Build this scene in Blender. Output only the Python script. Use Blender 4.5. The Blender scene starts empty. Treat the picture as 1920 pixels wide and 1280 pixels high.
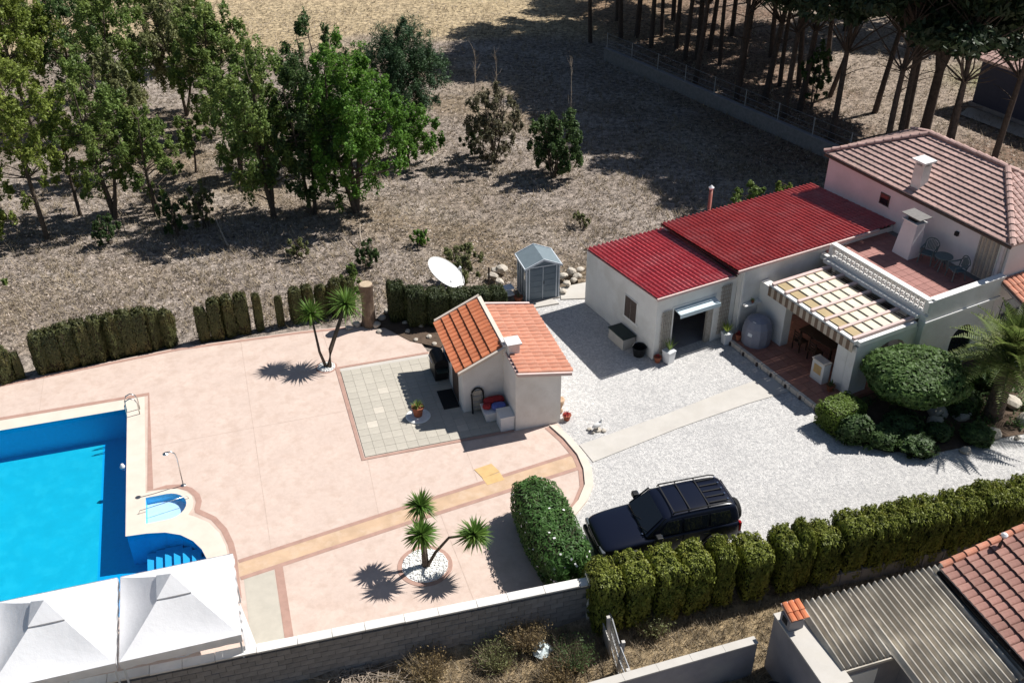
import bpy, bmesh, math, random
import numpy as np
from mathutils import Vector, Matrix
from mathutils.geometry import tessellate_polygon
random.seed(7); RNG = np.random.default_rng(7)
R = math.radians
sc = bpy.context.scene
COL = sc.collection
# ------------------------------------------------------------------ camera, sky, sun, exposure
CAM_H = 24.0; FPX = 1918.0; PITCH = math.atan(1274.0 / FPX)
cam = bpy.data.cameras.new('camera'); camo = bpy.data.objects.new('camera', cam); COL.objects.link(camo)
camo.location = (0, 0, CAM_H); camo.rotation_euler = (math.pi / 2 - PITCH, 0, 0)
cam.sensor_width = 36.0; cam.lens = 36.0 * FPX / 1920.0; cam.clip_start = .5; cam.clip_end = 3000
sc.camera = camo
SUN_AZ, SUN_EL = 27.5, 51.0
w = bpy.data.worlds.new('World'); sc.world = w; w.use_nodes = True
nt = w.node_tree; nt.nodes.clear()
sky = nt.nodes.new('ShaderNodeTexSky'); sky.sky_type = 'NISHITA'; sky.sun_disc = False
sky.sun_elevation = R(SUN_EL); sky.sun_rotation = R(90 - SUN_AZ); sky.dust_density = .6; sky.altitude = 50
bg = nt.nodes.new('ShaderNodeBackground'); bg.inputs[1].default_value = .05
wo = nt.nodes.new('ShaderNodeOutputWorld'); nt.links.new(sky.outputs[0], bg.inputs[0]); nt.links.new(bg.outputs[0], wo.inputs[0])
sl = bpy.data.lights.new('sun', 'SUN'); sl.energy = 5.0; sl.angle = R(.5); sl.color = (1, .968, .925)
so = bpy.data.objects.new('sun', sl); COL.objects.link(so)
sd = Vector((math.cos(R(SUN_AZ)) * math.cos(R(SUN_EL)), math.sin(R(SUN_AZ)) * math.cos(R(SUN_EL)), math.sin(R(SUN_EL))))
so.rotation_euler = sd.to_track_quat('Z', 'Y').to_euler(); so.location = (20, 20, 60)
vs = sc.view_settings; vs.view_transform = 'Standard'; vs.look = 'None'; vs.gamma = 1; vs.exposure = 0.38; vs.use_curve_mapping = False
sc.cycles.max_bounces = 5; sc.cycles.diffuse_bounces = 3; sc.cycles.transparent_max_bounces = 8

# ------------------------------------------------------------------ frames and survey helper
def at(u, v, z=0.0):
    """survey of the photograph: world point at height z behind a picture point"""
    x = (u - 960) / FPX; y = -(v - 640) / FPX
    d = Vector((x, math.cos(PITCH) + y * math.sin(PITCH), -math.sin(PITCH) + y * math.cos(PITCH)))
    t = (z - CAM_H) / d.z
    return Vector((d.x * t, d.y * t, z))
class Frame:
    def __init__(s, o, ang): s.o = Vector((o[0], o[1], 0)); s.a = R(ang); s.deg = ang
    def w(s, x, y, z=0): c, n = math.cos(s.a), math.sin(s.a); return Vector((s.o.x + x * c - y * n, s.o.y + x * n + y * c, z))
    def l(s, p):
        c, n = math.cos(s.a), math.sin(s.a); dx, dy = p[0] - s.o.x, p[1] - s.o.y
        return Vector((dx * c + dy * n, -dx * n + dy * c, p[2] if len(p) > 2 else 0))
P = Frame((-5.314, 28.553), 17.0)          # pool yard
H = Frame((5.891, 35.051), 28.5)           # house
# ------------------------------------------------------------------ materials
MATS = {}
def mat(name, col, rough=.85, var=.12, scale=4.0, detail=4, bump=0.0, bscale=20.0, col2=None, c2scale=.6, c2amt=.5, rnd=0.0, island=0.0,
        metal=0.0, spec=.3, trans=0.0, speck=None, speckscale=30.0, speckamt=.5, coat=0.0, alpha=None, bdist=.02):
    if name in MATS: return MATS[name]
    m = bpy.data.materials.new(name); m.use_nodes = True; nt = m.node_tree; N = nt.nodes; L = nt.links
    b = N['Principled BSDF']; out = N['Material Output']
    tc = N.new('ShaderNodeTexCoord')
    def noise(sc_, det=4, rough_=.6):
        n = N.new('ShaderNodeTexNoise'); n.inputs['Scale'].default_value = sc_; n.inputs['Detail'].default_value = det; n.inputs['Roughness'].default_value = rough_
        L.new(tc.outputs['Object'], n.inputs['Vector']); return n
    def ramp(src, a, b_):
        r = N.new('ShaderNodeMapRange'); r.inputs['From Min'].default_value = a; r.inputs['From Max'].default_value = b_; L.new(src, r.inputs['Value']); return r.outputs[0]
    def mix(f, a, b_, typ='MIX'):
        x = N.new('ShaderNodeMix'); x.data_type = 'RGBA'; x.blend_type = typ
        if isinstance(f, float): x.inputs[0].default_value = f
        else: L.new(f, x.inputs[0])
        for k, s in ((6, a), (7, b_)):
            if isinstance(s, tuple): x.inputs[k].default_value = (s[0], s[1], s[2], 1)
            else: L.new(s, x.inputs[k])
        return x.outputs[2]
    n1 = noise(scale, detail)
    lo = tuple(max(0, c * (1 - var)) for c in col); hi = tuple(min(.95, c * (1 + var)) for c in col)
    c = mix(ramp(n1.outputs[0], .3, .7), lo, hi)
    if col2:
        n2 = noise(c2scale, 5, .65); r2 = ramp(n2.outputs[0], .48, .66)
        mm = N.new('ShaderNodeMath'); mm.operation = 'MULTIPLY'; mm.inputs[1].default_value = c2amt; L.new(r2, mm.inputs[0])
        c = mix(mm.outputs[0], c, col2)
    if speck:
        v = N.new('ShaderNodeTexVoronoi'); v.inputs['Scale'].default_value = speckscale; L.new(tc.outputs['Object'], v.inputs['Vector'])
        sx = N.new('ShaderNodeSeparateColor'); L.new(v.outputs['Color'], sx.inputs[0])
        mm = N.new('ShaderNodeMath'); mm.operation = 'MULTIPLY'; mm.inputs[1].default_value = speckamt; L.new(sx.outputs[0], mm.inputs[0])
        c = mix(mm.outputs[0], c, speck)
    for amt, node, sock in ((rnd, 'ShaderNodeObjectInfo', 'Random'), (island, 'ShaderNodeNewGeometry', 'Random Per Island')):
        if amt:
            o = N.new(node); r = N.new('ShaderNodeMapRange'); r.inputs['To Min'].default_value = 1 - amt; r.inputs['To Max'].default_value = 1 + amt
            L.new(o.outputs[sock], r.inputs['Value'])
            hs = N.new('ShaderNodeHueSaturation'); L.new(r.outputs[0], hs.inputs['Value']); L.new(c, hs.inputs['Color']); c = hs.outputs[0]
    L.new(c, b.inputs['Base Color'])
    b.inputs['Roughness'].default_value = rough; b.inputs['Metallic'].default_value = metal
    b.inputs['Specular IOR Level'].default_value = spec; b.inputs['Coat Weight'].default_value = coat
    if bump:
        bn = noise(bscale, 6, .65); bu = N.new('ShaderNodeBump'); bu.inputs['Strength'].default_value = bump; bu.inputs['Distance'].default_value = bdist
        L.new(bn.outputs[0], bu.inputs['Height']); L.new(bu.outputs[0], b.inputs['Normal'])
    if trans:
        t = N.new('ShaderNodeBsdfTranslucent'); L.new(c, t.inputs[0]); ms = N.new('ShaderNodeMixShader'); ms.inputs[0].default_value = trans
        L.new(b.outputs[0], ms.inputs[1]); L.new(t.outputs[0], ms.inputs[2]); L.new(ms.outputs[0], out.inputs[0])
    MATS[name] = m; return m
def leafmat(name, col, col2, island=.35, trans=.42, clump=.9):
    return mat(name, col, rough=.55, var=.22, scale=clump, col2=col2, c2scale=clump * .7, c2amt=.75, island=island, trans=trans, spec=.35)
M = dict(
    white=mat('white_render', (.74, .73, .70), var=.06, scale=1.2, bump=.25, bscale=14, col2=(.58, .55, .50), c2scale=.7, c2amt=.55),
    lilac=mat('pale_lilac_render', (.73, .69, .70), var=.05, scale=1.0, bump=.25, bscale=14, col2=(.56, .53, .52), c2scale=.4, c2amt=.4),
    trim=mat('white_paint', (.78, .77, .74), rough=.6, var=.05, scale=3),
    deck=mat('stamped_pink_concrete', (.60, .475, .405), rough=.8, var=.07, scale=.9, bump=.35, bscale=5, col2=(.51, .385, .315), c2scale=1.9, c2amt=.7, speck=(.45, .35, .29), speckscale=9, speckamt=.25),
    mauve=mat('mauve_concrete_border', (.40, .25, .20), rough=.8, var=.12, scale=3, bump=.2, bscale=20),
    ochre=mat('ochre_stamped_path', (.53, .37, .245), rough=.8, var=.12, scale=1.6, col2=(.60, .45, .33), c2scale=2.2, c2amt=.7, bump=.3, bscale=6),
    ochre2=mat('yellow_ochre_patch', (.60, .40, .18), var=.1, scale=3),
    coping=mat('cream_pool_coping', (.66, .575, .485), rough=.7, var=.06, scale=2, bump=.15, bscale=18),
    paver=mat('beige_paver', (.45, .415, .35), var=.06, scale=3, rnd=.05, bump=.15, bscale=30),
    paver2=mat('pale_paver', (.56, .51, .43), var=.06, scale=3, rnd=.05),
    gravel=mat('white_gravel', (.66, .64, .61), rough=.9, var=.15, scale=11, detail=6, speck=(.24, .24, .25), speckscale=14, speckamt=.5, bump=1.0, bscale=22, bdist=.05, col2=(.48, .465, .45), c2scale=.28, c2amt=.5),
    slab=mat('pale_concrete', (.52, .49, .445), var=.07, scale=1.5, bump=.2, bscale=25, col2=(.48, .44, .38), c2scale=.8, c2amt=.4),
    patio=mat('terracotta_floor_tile', (.38, .17, .125), rough=.45, var=.12, scale=4, rnd=.12, spec=.4),
    patio2=mat('rose_terrace_tile', (.34, .165, .14), rough=.7, var=.08, scale=4, rnd=.07),
    tile=mat('orange_clay_tile', (.52, .165, .075), var=.16, scale=7, rnd=.12, bump=.2, bscale=30, col2=(.58, .27, .15), c2scale=2.5, c2amt=.5),
    tile2=mat('salmon_clay_tile', (.50, .21, .135), var=.14, scale=7, rnd=.12, bump=.2, bscale=30, col2=(.56, .33, .24), c2scale=2.5, c2amt=.6),
    tilep=mat('weathered_pink_tile', (.45, .30, .265), var=.16, scale=5, rnd=.14, island=.12, col2=(.45, .33, .27), c2scale=1.6, c2amt=.75, bump=.2, bscale=30),
    tiler=mat('weathered_red_tile', (.28, .145, .118), var=.18, scale=5, rnd=.15, island=.12, col2=(.38, .24, .19), c2scale=1.8, c2amt=.7, bump=.2, bscale=30),
    redsheet=mat('red_metal_tile_sheet', (.50, .075, .085), rough=.36, var=.12, scale=2, spec=.6, col2=(.56, .19, .19), c2scale=.9, c2amt=.6),
    redsheet2=mat('brick_red_metal_tile_sheet', (.42, .065, .06), rough=.4, var=.14, scale=2, spec=.6, col2=(.48, .15, .14), c2scale=.9, c2amt=.6),
    fascia=mat('pale_pink_fascia', (.62, .47, .43), var=.06),
    fibre=mat('weathered_fibre_cement', (.43, .39, .33), rough=.9, var=.2, scale=1.2, bump=.2, bscale=30, col2=(.66, .61, .52), c2scale=.9, c2amt=.85),
    dark=mat('dark_opening', (.015, .016, .018), var=.1),
    glass=mat('dark_glass', (.012, .015, .02), rough=.06, var=.05, spec=.6),
    brownwood=mat('brown_shutter_wood', (.085, .06, .05), rough=.6, var=.2, scale=8),
    greywood=mat('weathered_grey_trellis', (.36, .33, .29), var=.2, scale=9, rnd=.15),
    darkwood=mat('dark_furniture_wood', (.05, .025, .016), rough=.5, var=.2, scale=8),
    pot=mat('terracotta_pot', (.30, .10, .055), var=.15, scale=8),
    shedw=mat('slate_blue_shed_panel', (.15, .19, .225), rough=.6, var=.06, scale=4),
    shedr=mat('slate_shed_roof', (.175, .22, .245), rough=.65, var=.08, scale=4),
    shedt=mat('light_grey_trim', (.60, .64, .68), rough=.5, var=.04),
    steel=mat('brushed_steel', (.60, .60, .58), rough=.25, metal=1.0, var=.04),
    greymetal=mat('galvanised_metal', (.42, .43, .44), rough=.5, metal=.6, var=.1),
    rust=mat('rusty_red_pipe', (.36, .13, .10), rough=.6, var=.2, scale=7, col2=(.50, .30, .25), c2scale=3, c2amt=.5),
    canvas=mat('white_tent_canvas', (.80, .80, .81), rough=.75, var=.02, scale=2, trans=.15, bump=.3, bscale=3.5, bdist=.05),
    block=mat('grey_concrete_block', (.27, .255, .245), rough=.95, var=.18, scale=6, rnd=.12, bump=.4, bscale=25),
    mortar=mat('grey_mortar', (.21, .20, .19), rough=.95, var=.12, scale=6),
    wallcap=mat('whitewashed_wall_cap', (.74, .72, .68), var=.1, scale=3, rnd=.06, col2=(.52, .48, .42), c2scale=1.5, c2amt=.4),
    render=mat('grey_cement_render', (.25, .24, .255), var=.1, scale=1.5, bump=.2, bscale=20, col2=(.33, .32, .31), c2scale=.8, c2amt=.6),
    rock=mat('pale_limestone', (.50, .45, .38), rough=.95, var=.2, scale=3, bump=.5, bscale=8, rnd=.12, col2=(.36, .31, .25), c2scale=2, c2amt=.5),
    whitestone=mat('white_marble_chips', (.78, .77, .74), rough=.8, var=.1, scale=9, island=.12),
    bark=mat('brown_bark', (.11, .085, .065), rough=.95, var=.3, scale=6, bump=.6, bscale=14),
    pinebark=mat('pine_bark', (.085, .062, .05), rough=.95, var=.35, scale=5, bump=.7, bscale=10),
    stump=mat('weathered_stump_wood', (.17, .12, .085), rough=.95, var=.3, scale=4, bump=.7, bscale=9),
    stumptop=mat('cut_wood_end', (.46, .36, .25), var=.15, scale=9),
    twig=mat('bleached_twig', (.40, .33, .26), var=.2, scale=6),
    palmtrunk=mat('palm_trunk_fibre', (.14, .10, .075), rough=.95, var=.35, scale=9, bump=.8, bscale=12),
    carpaint=mat('dark_navy_car_paint', (.005, .007, .017), rough=.28, var=.02, spec=.3, coat=.2),
    blackplastic=mat('black_plastic', (.014, .014, .015), rough=.5, var=.1),
    rubber=mat('tyre_rubber', (.02, .02, .02), rough=.9, var=.1),
    chrome=mat('chrome', (.75, .75, .76), rough=.12, metal=1.0, var=.01),
    lampglass=mat('headlamp_glass', (.10, .11, .12), rough=.1, var=.02, spec=.6),
    redlamp=mat('red_lamp_glass', (.3, .01, .01), rough=.15, var=.02),
    greenplastic=mat('dark_green_plastic', (.03, .045, .04), rough=.5, var=.08),
    chairpl=mat('green_grey_plastic', (.10, .14, .145), rough=.45, var=.06),
    tarp=mat('grey_blue_cover', (.235, .245, .30), rough=.6, var=.06, scale=2, bump=.4, bscale=3, bdist=.05),
    redcloth=mat('red_cushion_cloth', (.32, .03, .035), var=.2, scale=8),
    bluecloth=mat('blue_cushion_cloth', (.10, .14, .42), var=.25, scale=8),
    whiteplastic=mat('white_plastic', (.72, .73, .74), rough=.4, var=.03),
    palesheet=mat('pale_blue_awning', (.55, .66, .70), rough=.6, var=.05, scale=3),
    polycarb=mat('cream_translucent_sheet', (.86, .78, .60), rough=.5, var=.06, scale=2, trans=.15, rnd=.05),
    polyochre=mat('ochre_translucent_sheet', (.60, .47, .27), rough=.5, var=.1, scale=2, trans=.3),
    stripea=mat('cream_awning_stripe', (.52, .44, .35), var=.06), stripeb=mat('brown_awning_stripe', (.20, .135, .095), var=.08),
    netting=mat('brown_lattice', (.045, .03, .025), var=.2),
    pooltile_shade=mat('deep_blue_tile_and_shade', (.008, .40, .70), rough=.35, var=.05, scale=9),  # tile colour of the walls; on the floor rim it stands in for shade
    poolfloor=mat('turquoise_pool_floor', (.015, .46, .55), rough=.5, var=.05, scale=1.2, col2=(.04, .53, .60), c2scale=1.6, c2amt=.7),
    kidfloor=mat('pale_blue_tile', (.50, .66, .86), rough=.45, var=.05, scale=6),
    poolstep=mat('blue_step_tile', (.10, .48, .74), rough=.4, var=.05, scale=6),
    soil=mat('dark_soil', (.10, .07, .05), rough=1, var=.25, scale=5, bump=.5, bscale=14),
    bag=mat('pale_plastic_bag', (.60, .68, .68), rough=.4, var=.12, scale=5),
    yellowgreen=leafmat('yellow_green_leaf', (.230, .290, .058), (.320, .370, .075)),
    midgreen=leafmat('mid_green_leaf', (.165, .240, .060), (.255, .310, .078)),
    brightgreen=leafmat('bright_green_leaf', (.115, .240, .034), (.180, .310, .048)),
    darkgreen=leafmat('dark_green_leaf', (.080, .135, .045), (.115, .180, .052)),
    olive=leafmat('olive_leaf', (.210, .230, .095), (.300, .285, .130)),
    greyolive=leafmat('grey_olive_leaf', (0.204, 0.186, 0.114), (0.132, 0.138, 0.066)),
    pine=leafmat('pine_needle', (.030, .050, .020), (.045, .066, .024), trans=.15),
    stonepine=leafmat('stone_pine_needle', (0.046, 0.098, 0.041), (0.072, 0.132, 0.043), trans=.15),
    hedge=leafmat('cypress_hedge_leaf', (.185, .215, .034), (.270, .250, .042), clump=1.6, trans=.2),
    hedgeback=leafmat('dull_cypress_leaf', (0.097, 0.105, 0.036), (0.169, 0.129, 0.041), clump=1.6, trans=.2),
    hedgedark=leafmat('dark_cypress_leaf', (0.048, 0.065, 0.022), (0.081, 0.085, 0.027), clump=1.6, trans=.2),
    oleander=leafmat('oleander_leaf', (0.076, 0.166, 0.039), (0.124, 0.228, 0.055), clump=2.0),
    topiary=leafmat('topiary_leaf', (0.112, 0.188, 0.053), (0.150, 0.232, 0.068), clump=1.5),
    boxleaf=leafmat('clipped_box_leaf', (0.137, 0.209, 0.032), (0.193, 0.241, 0.040), clump=2),
    yucca=leafmat('yucca_leaf', (0.102, 0.198, 0.034), (0.180, 0.276, 0.054), clump=3),
    palm=leafmat('palm_leaf', (.140, .190, .050), (.250, .270, .095), clump=2),
    drygrass=mat('dry_grass', (.33, .27, .19), rough=.95, var=.25, scale=.25, island=.45, col2=(.26, .21, .15), c2scale=.12, c2amt=.8, trans=.2),
    drybush=leafmat('dry_bush_twig', (.30, .22, .11), (.20, .17, .07), island=.4),
    litter=mat('leaf_litter', (.35, .295, .25), rough=1, var=.3, scale=.3, island=.55, col2=(.40, .34, .27), c2scale=.2, c2amt=.6),
)
# ------------------------------------------------------------------ mesh helpers
class MB:
    def __init__(s): s.v = []; s.f = []
    def add(s, vs, fs): o = len(s.v); s.v += [tuple(x) for x in vs]; s.f += [tuple(i + o for i in f) for f in fs]; return s
    def box(s, x0, x1, y0, y1, z0, z1):
        return s.add([(x0, y0, z0), (x1, y0, z0), (x1, y1, z0), (x0, y1, z0), (x0, y0, z1), (x1, y0, z1), (x1, y1, z1), (x0, y1, z1)],
                     [(0, 3, 2, 1), (4, 5, 6, 7), (0, 1, 5, 4), (1, 2, 6, 5), (2, 3, 7, 6), (3, 0, 4, 7)])
    def hexa(s, b, t):
        return s.add(list(b) + list(t), [(0, 3, 2, 1), (4, 5, 6, 7), (0, 1, 5, 4), (1, 2, 6, 5), (2, 3, 7, 6), (3, 0, 4, 7)])
    def prism(s, poly, z0, z1):
        n = len(poly); tri = tessellate_polygon([[Vector((p[0], p[1], 0)) for p in poly]])
        vs = [(p[0], p[1], z0) for p in poly] + [(p[0], p[1], z1) for p in poly]
        area = sum(poly[i][0] * poly[(i + 1) % n][1] - poly[(i + 1) % n][0] * poly[i][1] for i in range(n))
        fs = []
        for t in tri:
            a, b, c = [poly[i] for i in t]
            up = (b[0] - a[0]) * (c[1] - a[1]) - (c[0] - a[0]) * (b[1] - a[1]) > 0
            t = tuple(t) if up else tuple(reversed(t))
            fs.append(tuple(i + n for i in t)); fs.append(tuple(reversed(t)))
        for i in range(n):
            j = (i + 1) % n; fs.append((i, j, j + n, i + n) if area > 0 else (j, i, i + n, j + n))
        return s.add(vs, fs)
    def sheet(s, outer, holes, z):
        loops = [[Vector((p[0], p[1], 0)) for p in outer]] + [[Vector((p[0], p[1], 0)) for p in h] for h in holes]
        flat = [p for l in loops for p in l]; fs = []
        for t in tessellate_polygon(loops):
            a, b, c = [flat[i] for i in t]
            fs.append(tuple(t) if (b.x - a.x) * (c.y - a.y) - (c.x - a.x) * (b.y - a.y) > 0 else tuple(reversed(t)))
        return s.add([(p.x, p.y, z) for p in flat], fs)
    def path(s, pts, rad, n=8, cap=True):
        pts = [Vector(p) for p in pts]; rad = rad if isinstance(rad, (list, tuple)) else [rad] * len(pts); o = len(s.v)
        for i, p in enumerate(pts):
            d = (pts[min(i + 1, len(pts) - 1)] - pts[max(i - 1, 0)]).normalized()
            a = d.cross(Vector((0, 0, 1)) if abs(d.z) < .95 else Vector((1, 0, 0))).normalized(); b = d.cross(a)
            for k in range(n):
                t = 2 * math.pi * k / n; s.v.append(tuple(p + (a * math.cos(t) + b * math.sin(t)) * rad[i]))
        for i in range(len(pts) - 1):
            for k in range(n):
                a0 = o + i * n + k; a1 = o + i * n + (k + 1) % n; s.f.append((a0, a0 + n, a1 + n, a1))
        if cap: s.f.append(tuple(o + k for k in range(n))); s.f.append(tuple(o + (len(pts) - 1) * n + k for k in reversed(range(n))))
        return s
    def rev(s, prof, n=20, c=(0, 0, 0)):
        o = len(s.v)
        for r, z in prof:
            for k in range(n): t = 2 * math.pi * k / n; s.v.append((c[0] + r * math.cos(t), c[1] + r * math.sin(t), c[2] + z))
        for i in range(len(prof) - 1):
            for k in range(n): a = o + i * n + k; b = o + i * n + (k + 1) % n; s.f.append((a, b, b + n, a + n))
        s.f.append(tuple(o + k for k in reversed(range(n)))); s.f.append(tuple(o + (len(prof) - 1) * n + k for k in range(n)))
        return s
    def build(s, name, m, parent=None, smooth=False, bevel=0, xf=None):
        vs = [tuple(xf @ Vector(v)) for v in s.v] if xf else s.v
        me = bpy.data.meshes.new(name); me.from_pydata(vs, [], s.f); me.validate()
        return link(name, me, m, parent, smooth, bevel)
def link(name, me, m, parent=None, smooth=False, bevel=0):
    me.materials.clear(); me.materials.append(M[m] if isinstance(m, str) else m)
    if smooth: me.polygons.foreach_set('use_smooth', [True] * len(me.polygons))
    o = bpy.data.objects.new(name, me); COL.objects.link(o)
    if parent: o.parent = parent
    if bevel:
        md = o.modifiers.new('bevel', 'BEVEL'); md.width = bevel; md.segments = 2; md.limit_method = 'ANGLE'
    return o
def thing(name, loc, rz, label, cat, group=None):
    o = bpy.data.objects.new(name, None); COL.objects.link(o); o.location = loc; o.rotation_euler = (0, 0, rz); o.empty_display_size = .3
    return tag(o, label, cat, group)
def tag(o, label, cat, group=None):
    o['label'] = label; o['category'] = cat
    if group: o['group'] = group
    return o
def struct(o): o['kind'] = 'structure'; return o
def stuff(o, label=None, cat=None):
    o['kind'] = 'stuff'
    if label: o['label'] = label; o['category'] = cat
    return o
def put(src, name, parent, loc=(0, 0, 0), rot=(0, 0, 0), scale=(1, 1, 1), m=None):
    """a copy of a piece that shares its mesh data"""
    o = bpy.data.objects.new(name, src.data if hasattr(src, 'data') else src); COL.objects.link(o); o.parent = parent
    o.location = loc; o.rotation_euler = rot; o.scale = scale
    return o
ORD = ['first', 'second', 'third', 'fourth', 'fifth', 'sixth', 'seventh', 'eighth', 'ninth', 'tenth', 'eleventh', 'twelfth', 'thirteenth', 'fourteenth',
       'fifteenth', 'sixteenth', 'seventeenth', 'eighteenth', 'nineteenth', 'twentieth', 'twenty-first', 'twenty-second', 'twenty-third', 'twenty-fourth', 'twenty-fifth']
def np_mesh(name, verts, k):
    """verts (n*k,3): n separate faces with k corners each"""
    n = len(verts) // k; me = bpy.data.meshes.new(name)
    me.vertices.add(n * k); me.vertices.foreach_set('co', np.ascontiguousarray(verts, dtype=np.float32).ravel())
    me.loops.add(n * k); me.loops.foreach_set('vertex_index', np.arange(n * k, dtype=np.int32))
    me.polygons.add(n); me.polygons.foreach_set('loop_start', np.arange(0, n * k, k, dtype=np.int32))
    me.update(calc_edges=True); return me
def unit(a): return a / np.maximum(np.linalg.norm(a, axis=1, keepdims=True), 1e-6)
def leaf_cards(c, size, aspect=2.0, nrm=None, spread=1.0, rng=RNG):
    """rhombic leaves round centres c; nrm biases the way they face"""
    n = len(c); d = rng.normal(size=(n, 3))
    if nrm is not None: d = unit(nrm) + d * spread * .6
    d = unit(d); t = unit(np.cross(d, rng.normal(size=(n, 3)))); b = np.cross(d, t)
    s = (size * (.6 + .8 * rng.random(n)))[:, None]
    q = np.stack([c - t * s, c + b * s / aspect, c + t * s, c - b * s / aspect], 1)
    return q.reshape(-1, 3)
def snoise(p, f, seed=0):
    r = np.random.default_rng(seed); out = 0
    for i in range(5):
        k = r.normal(size=3) * f * (1 + .5 * i); out = out + np.sin(p @ k + r.random() * 6.28) / (1 + .5 * i)
    return out / 2.6
# ------------------------------------------------------------------ ground
WALL_L = P.w(-30, -7.95); WALL_R = P.w(5.15, -9.0)     # line of the block wall (plan)
HEDGE_A = Vector((2.45, 21.25, 0)); HEDGE_B = Vector((17.2, 25.3, 0))
def south_of(x, y):
    if x < HEDGE_A.x:
        t = (x - WALL_L.x) / (WALL_R.x - WALL_L.x); yl = WALL_L.y + t * (WALL_R.y - WALL_L.y)
    else:
        t = (x - HEDGE_A.x) / (HEDGE_B.x - HEDGE_A.x); yl = HEDGE_A.y + t * (HEDGE_B.y - HEDGE_A.y)
    return yl - y
def ground_mesh():
    xs = np.concatenate([[-900, -400, -200, -120], np.arange(-70, 70.1, .5), [120, 200, 400, 900]])
    ys = np.concatenate([[-300, -100, -30], np.arange(0, 110.1, .5), [130, 170, 250, 500, 1500]])
    X, Y = np.meshgrid(xs, ys); nx, ny = len(xs), len(ys)
    pts = np.stack([X.ravel(), Y.ravel(), np.zeros(X.size)], 1)
    c, s = math.cos(P.a), math.sin(P.a); dx, dy = pts[:, 0] - P.o.x, pts[:, 1] - P.o.y
    px, py = dx * c + dy * s, -dx * s + dy * c
    tl = np.where(pts[:, 0] < HEDGE_A.x, WALL_L.y + (pts[:, 0] - WALL_L.x) / (WALL_R.x - WALL_L.x) * (WALL_R.y - WALL_L.y),
                  HEDGE_A.y + (pts[:, 0] - HEDGE_A.x) / (HEDGE_B.x - HEDGE_A.x) * (HEDGE_B.y - HEDGE_A.y)) - pts[:, 1]
    rough = .5 * snoise(pts, .35, 1) + .3 * snoise(pts, 1.1, 2) + .2 * snoise(pts, 2.6, 3)
    z = np.full(len(pts), -.10)
    wild = np.clip((py - 9.8) / 2, 0, 1)
    z = z + wild * (rough * .10 + .02)
    z = np.where(tl > .0, -.55 + rough * .07, z)
    z = np.where((px > -31) & (px < -5) & (py > -7) & (py < 7.0), -3.2, z)
    pts[:, 2] = z
    idx = np.arange(nx * ny).reshape(ny, nx)
    f = np.stack([idx[:-1, :-1], idx[:-1, 1:], idx[1:, 1:], idx[1:, :-1]], -1).reshape(-1, 4)
    me = bpy.data.meshes.new('ground'); me.from_pydata(pts.tolist(), [], f.tolist())
    n1 = snoise(pts, .22, 5); n2 = snoise(pts, .6, 6)
    col = np.tile(np.array([.30, .25, .212]), (len(pts), 1))
    def blend(mask, cc): 
        m_ = np.clip(mask, 0, 1)[:, None]; return col * (1 - m_) + np.array(cc) * m_
    col = blend(.75 * np.clip(n1 * 1.6 + .1, 0, 1), (.25, .19, .125))
    col = blend(.7 * np.clip(n2 * 1.5, 0, 1), (.40, .345, .30))
    far = np.clip((pts[:, 1] - 76 - .1 * pts[:, 0] + 4 * n1) / 3, 0, 1) * np.clip((16 - pts[:, 0]) / 4, 0, 1)
    col = blend(far * .9, (.46, .36, .22))
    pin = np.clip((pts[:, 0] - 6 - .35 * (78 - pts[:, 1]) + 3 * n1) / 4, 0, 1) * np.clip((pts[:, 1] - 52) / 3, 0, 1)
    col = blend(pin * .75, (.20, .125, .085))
    pale = np.clip((pts[:, 0] - 20 + 2 * n2) / 3, 0, 1) * np.clip((pts[:, 1] - 57) / 3, 0, 1)
    col = blend(pale * .8, (.34, .28, .225))
    col = blend(np.clip(1 - np.abs(pts[:, 0] - 33) / 4, 0, 1) * np.clip(1 - np.abs(pts[:, 1] - 69) / 4, 0, 1) * .8, (.20, .22, .08))
    col = blend(np.where(tl > 0, .8, 0), (.33, .245, .135))
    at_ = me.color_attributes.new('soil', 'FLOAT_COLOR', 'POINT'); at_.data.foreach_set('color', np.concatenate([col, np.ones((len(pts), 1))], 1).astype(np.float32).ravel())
    m = bpy.data.materials.new('dry_scrub_ground'); m.use_nodes = True; nt = m.node_tree; N, L = nt.nodes, nt.links; b = N['Principled BSDF']
    a = N.new('ShaderNodeVertexColor'); a.layer_name = 'soil'; tc = N.new('ShaderNodeTexCoord')
    def nz(scl, det, r):
        n = N.new('ShaderNodeTexNoise'); n.inputs['Scale'].default_value = scl; n.inputs['Detail'].default_value = det; n.inputs['Roughness'].default_value = r
        L.new(tc.outputs['Object'], n.inputs['Vector']); return n
    na = nz(3.2, 8, .75); mr = N.new('ShaderNodeMapRange'); mr.inputs['From Min'].default_value = .36; mr.inputs['From Max'].default_value = .66
    mr.inputs['To Min'].default_value = .30; mr.inputs['To Max'].default_value = 1.6; L.new(na.outputs[0], mr.inputs['Value'])
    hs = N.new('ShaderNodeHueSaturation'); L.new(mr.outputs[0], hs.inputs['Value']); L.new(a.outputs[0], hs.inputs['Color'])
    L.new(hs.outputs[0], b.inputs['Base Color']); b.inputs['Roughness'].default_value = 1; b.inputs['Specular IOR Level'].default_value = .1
    nb = nz(7, 8, .7); bu = N.new('ShaderNodeBump'); bu.inputs['Strength'].default_value = .9; bu.inputs['Distance'].default_value = .12
    L.new(nb.outputs[0], bu.inputs['Height']); L.new(bu.outputs[0], b.inputs['Normal'])
    o = link('ground', me, m, smooth=True); return struct(o)
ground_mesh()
PF = dict(loc=P.o, rz=P.a)
def pstruct(mb, name, m):
    o = mb.build(name, m); o.location = P.o; o.rotation_euler = (0, 0, P.a); return struct(o)
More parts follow.
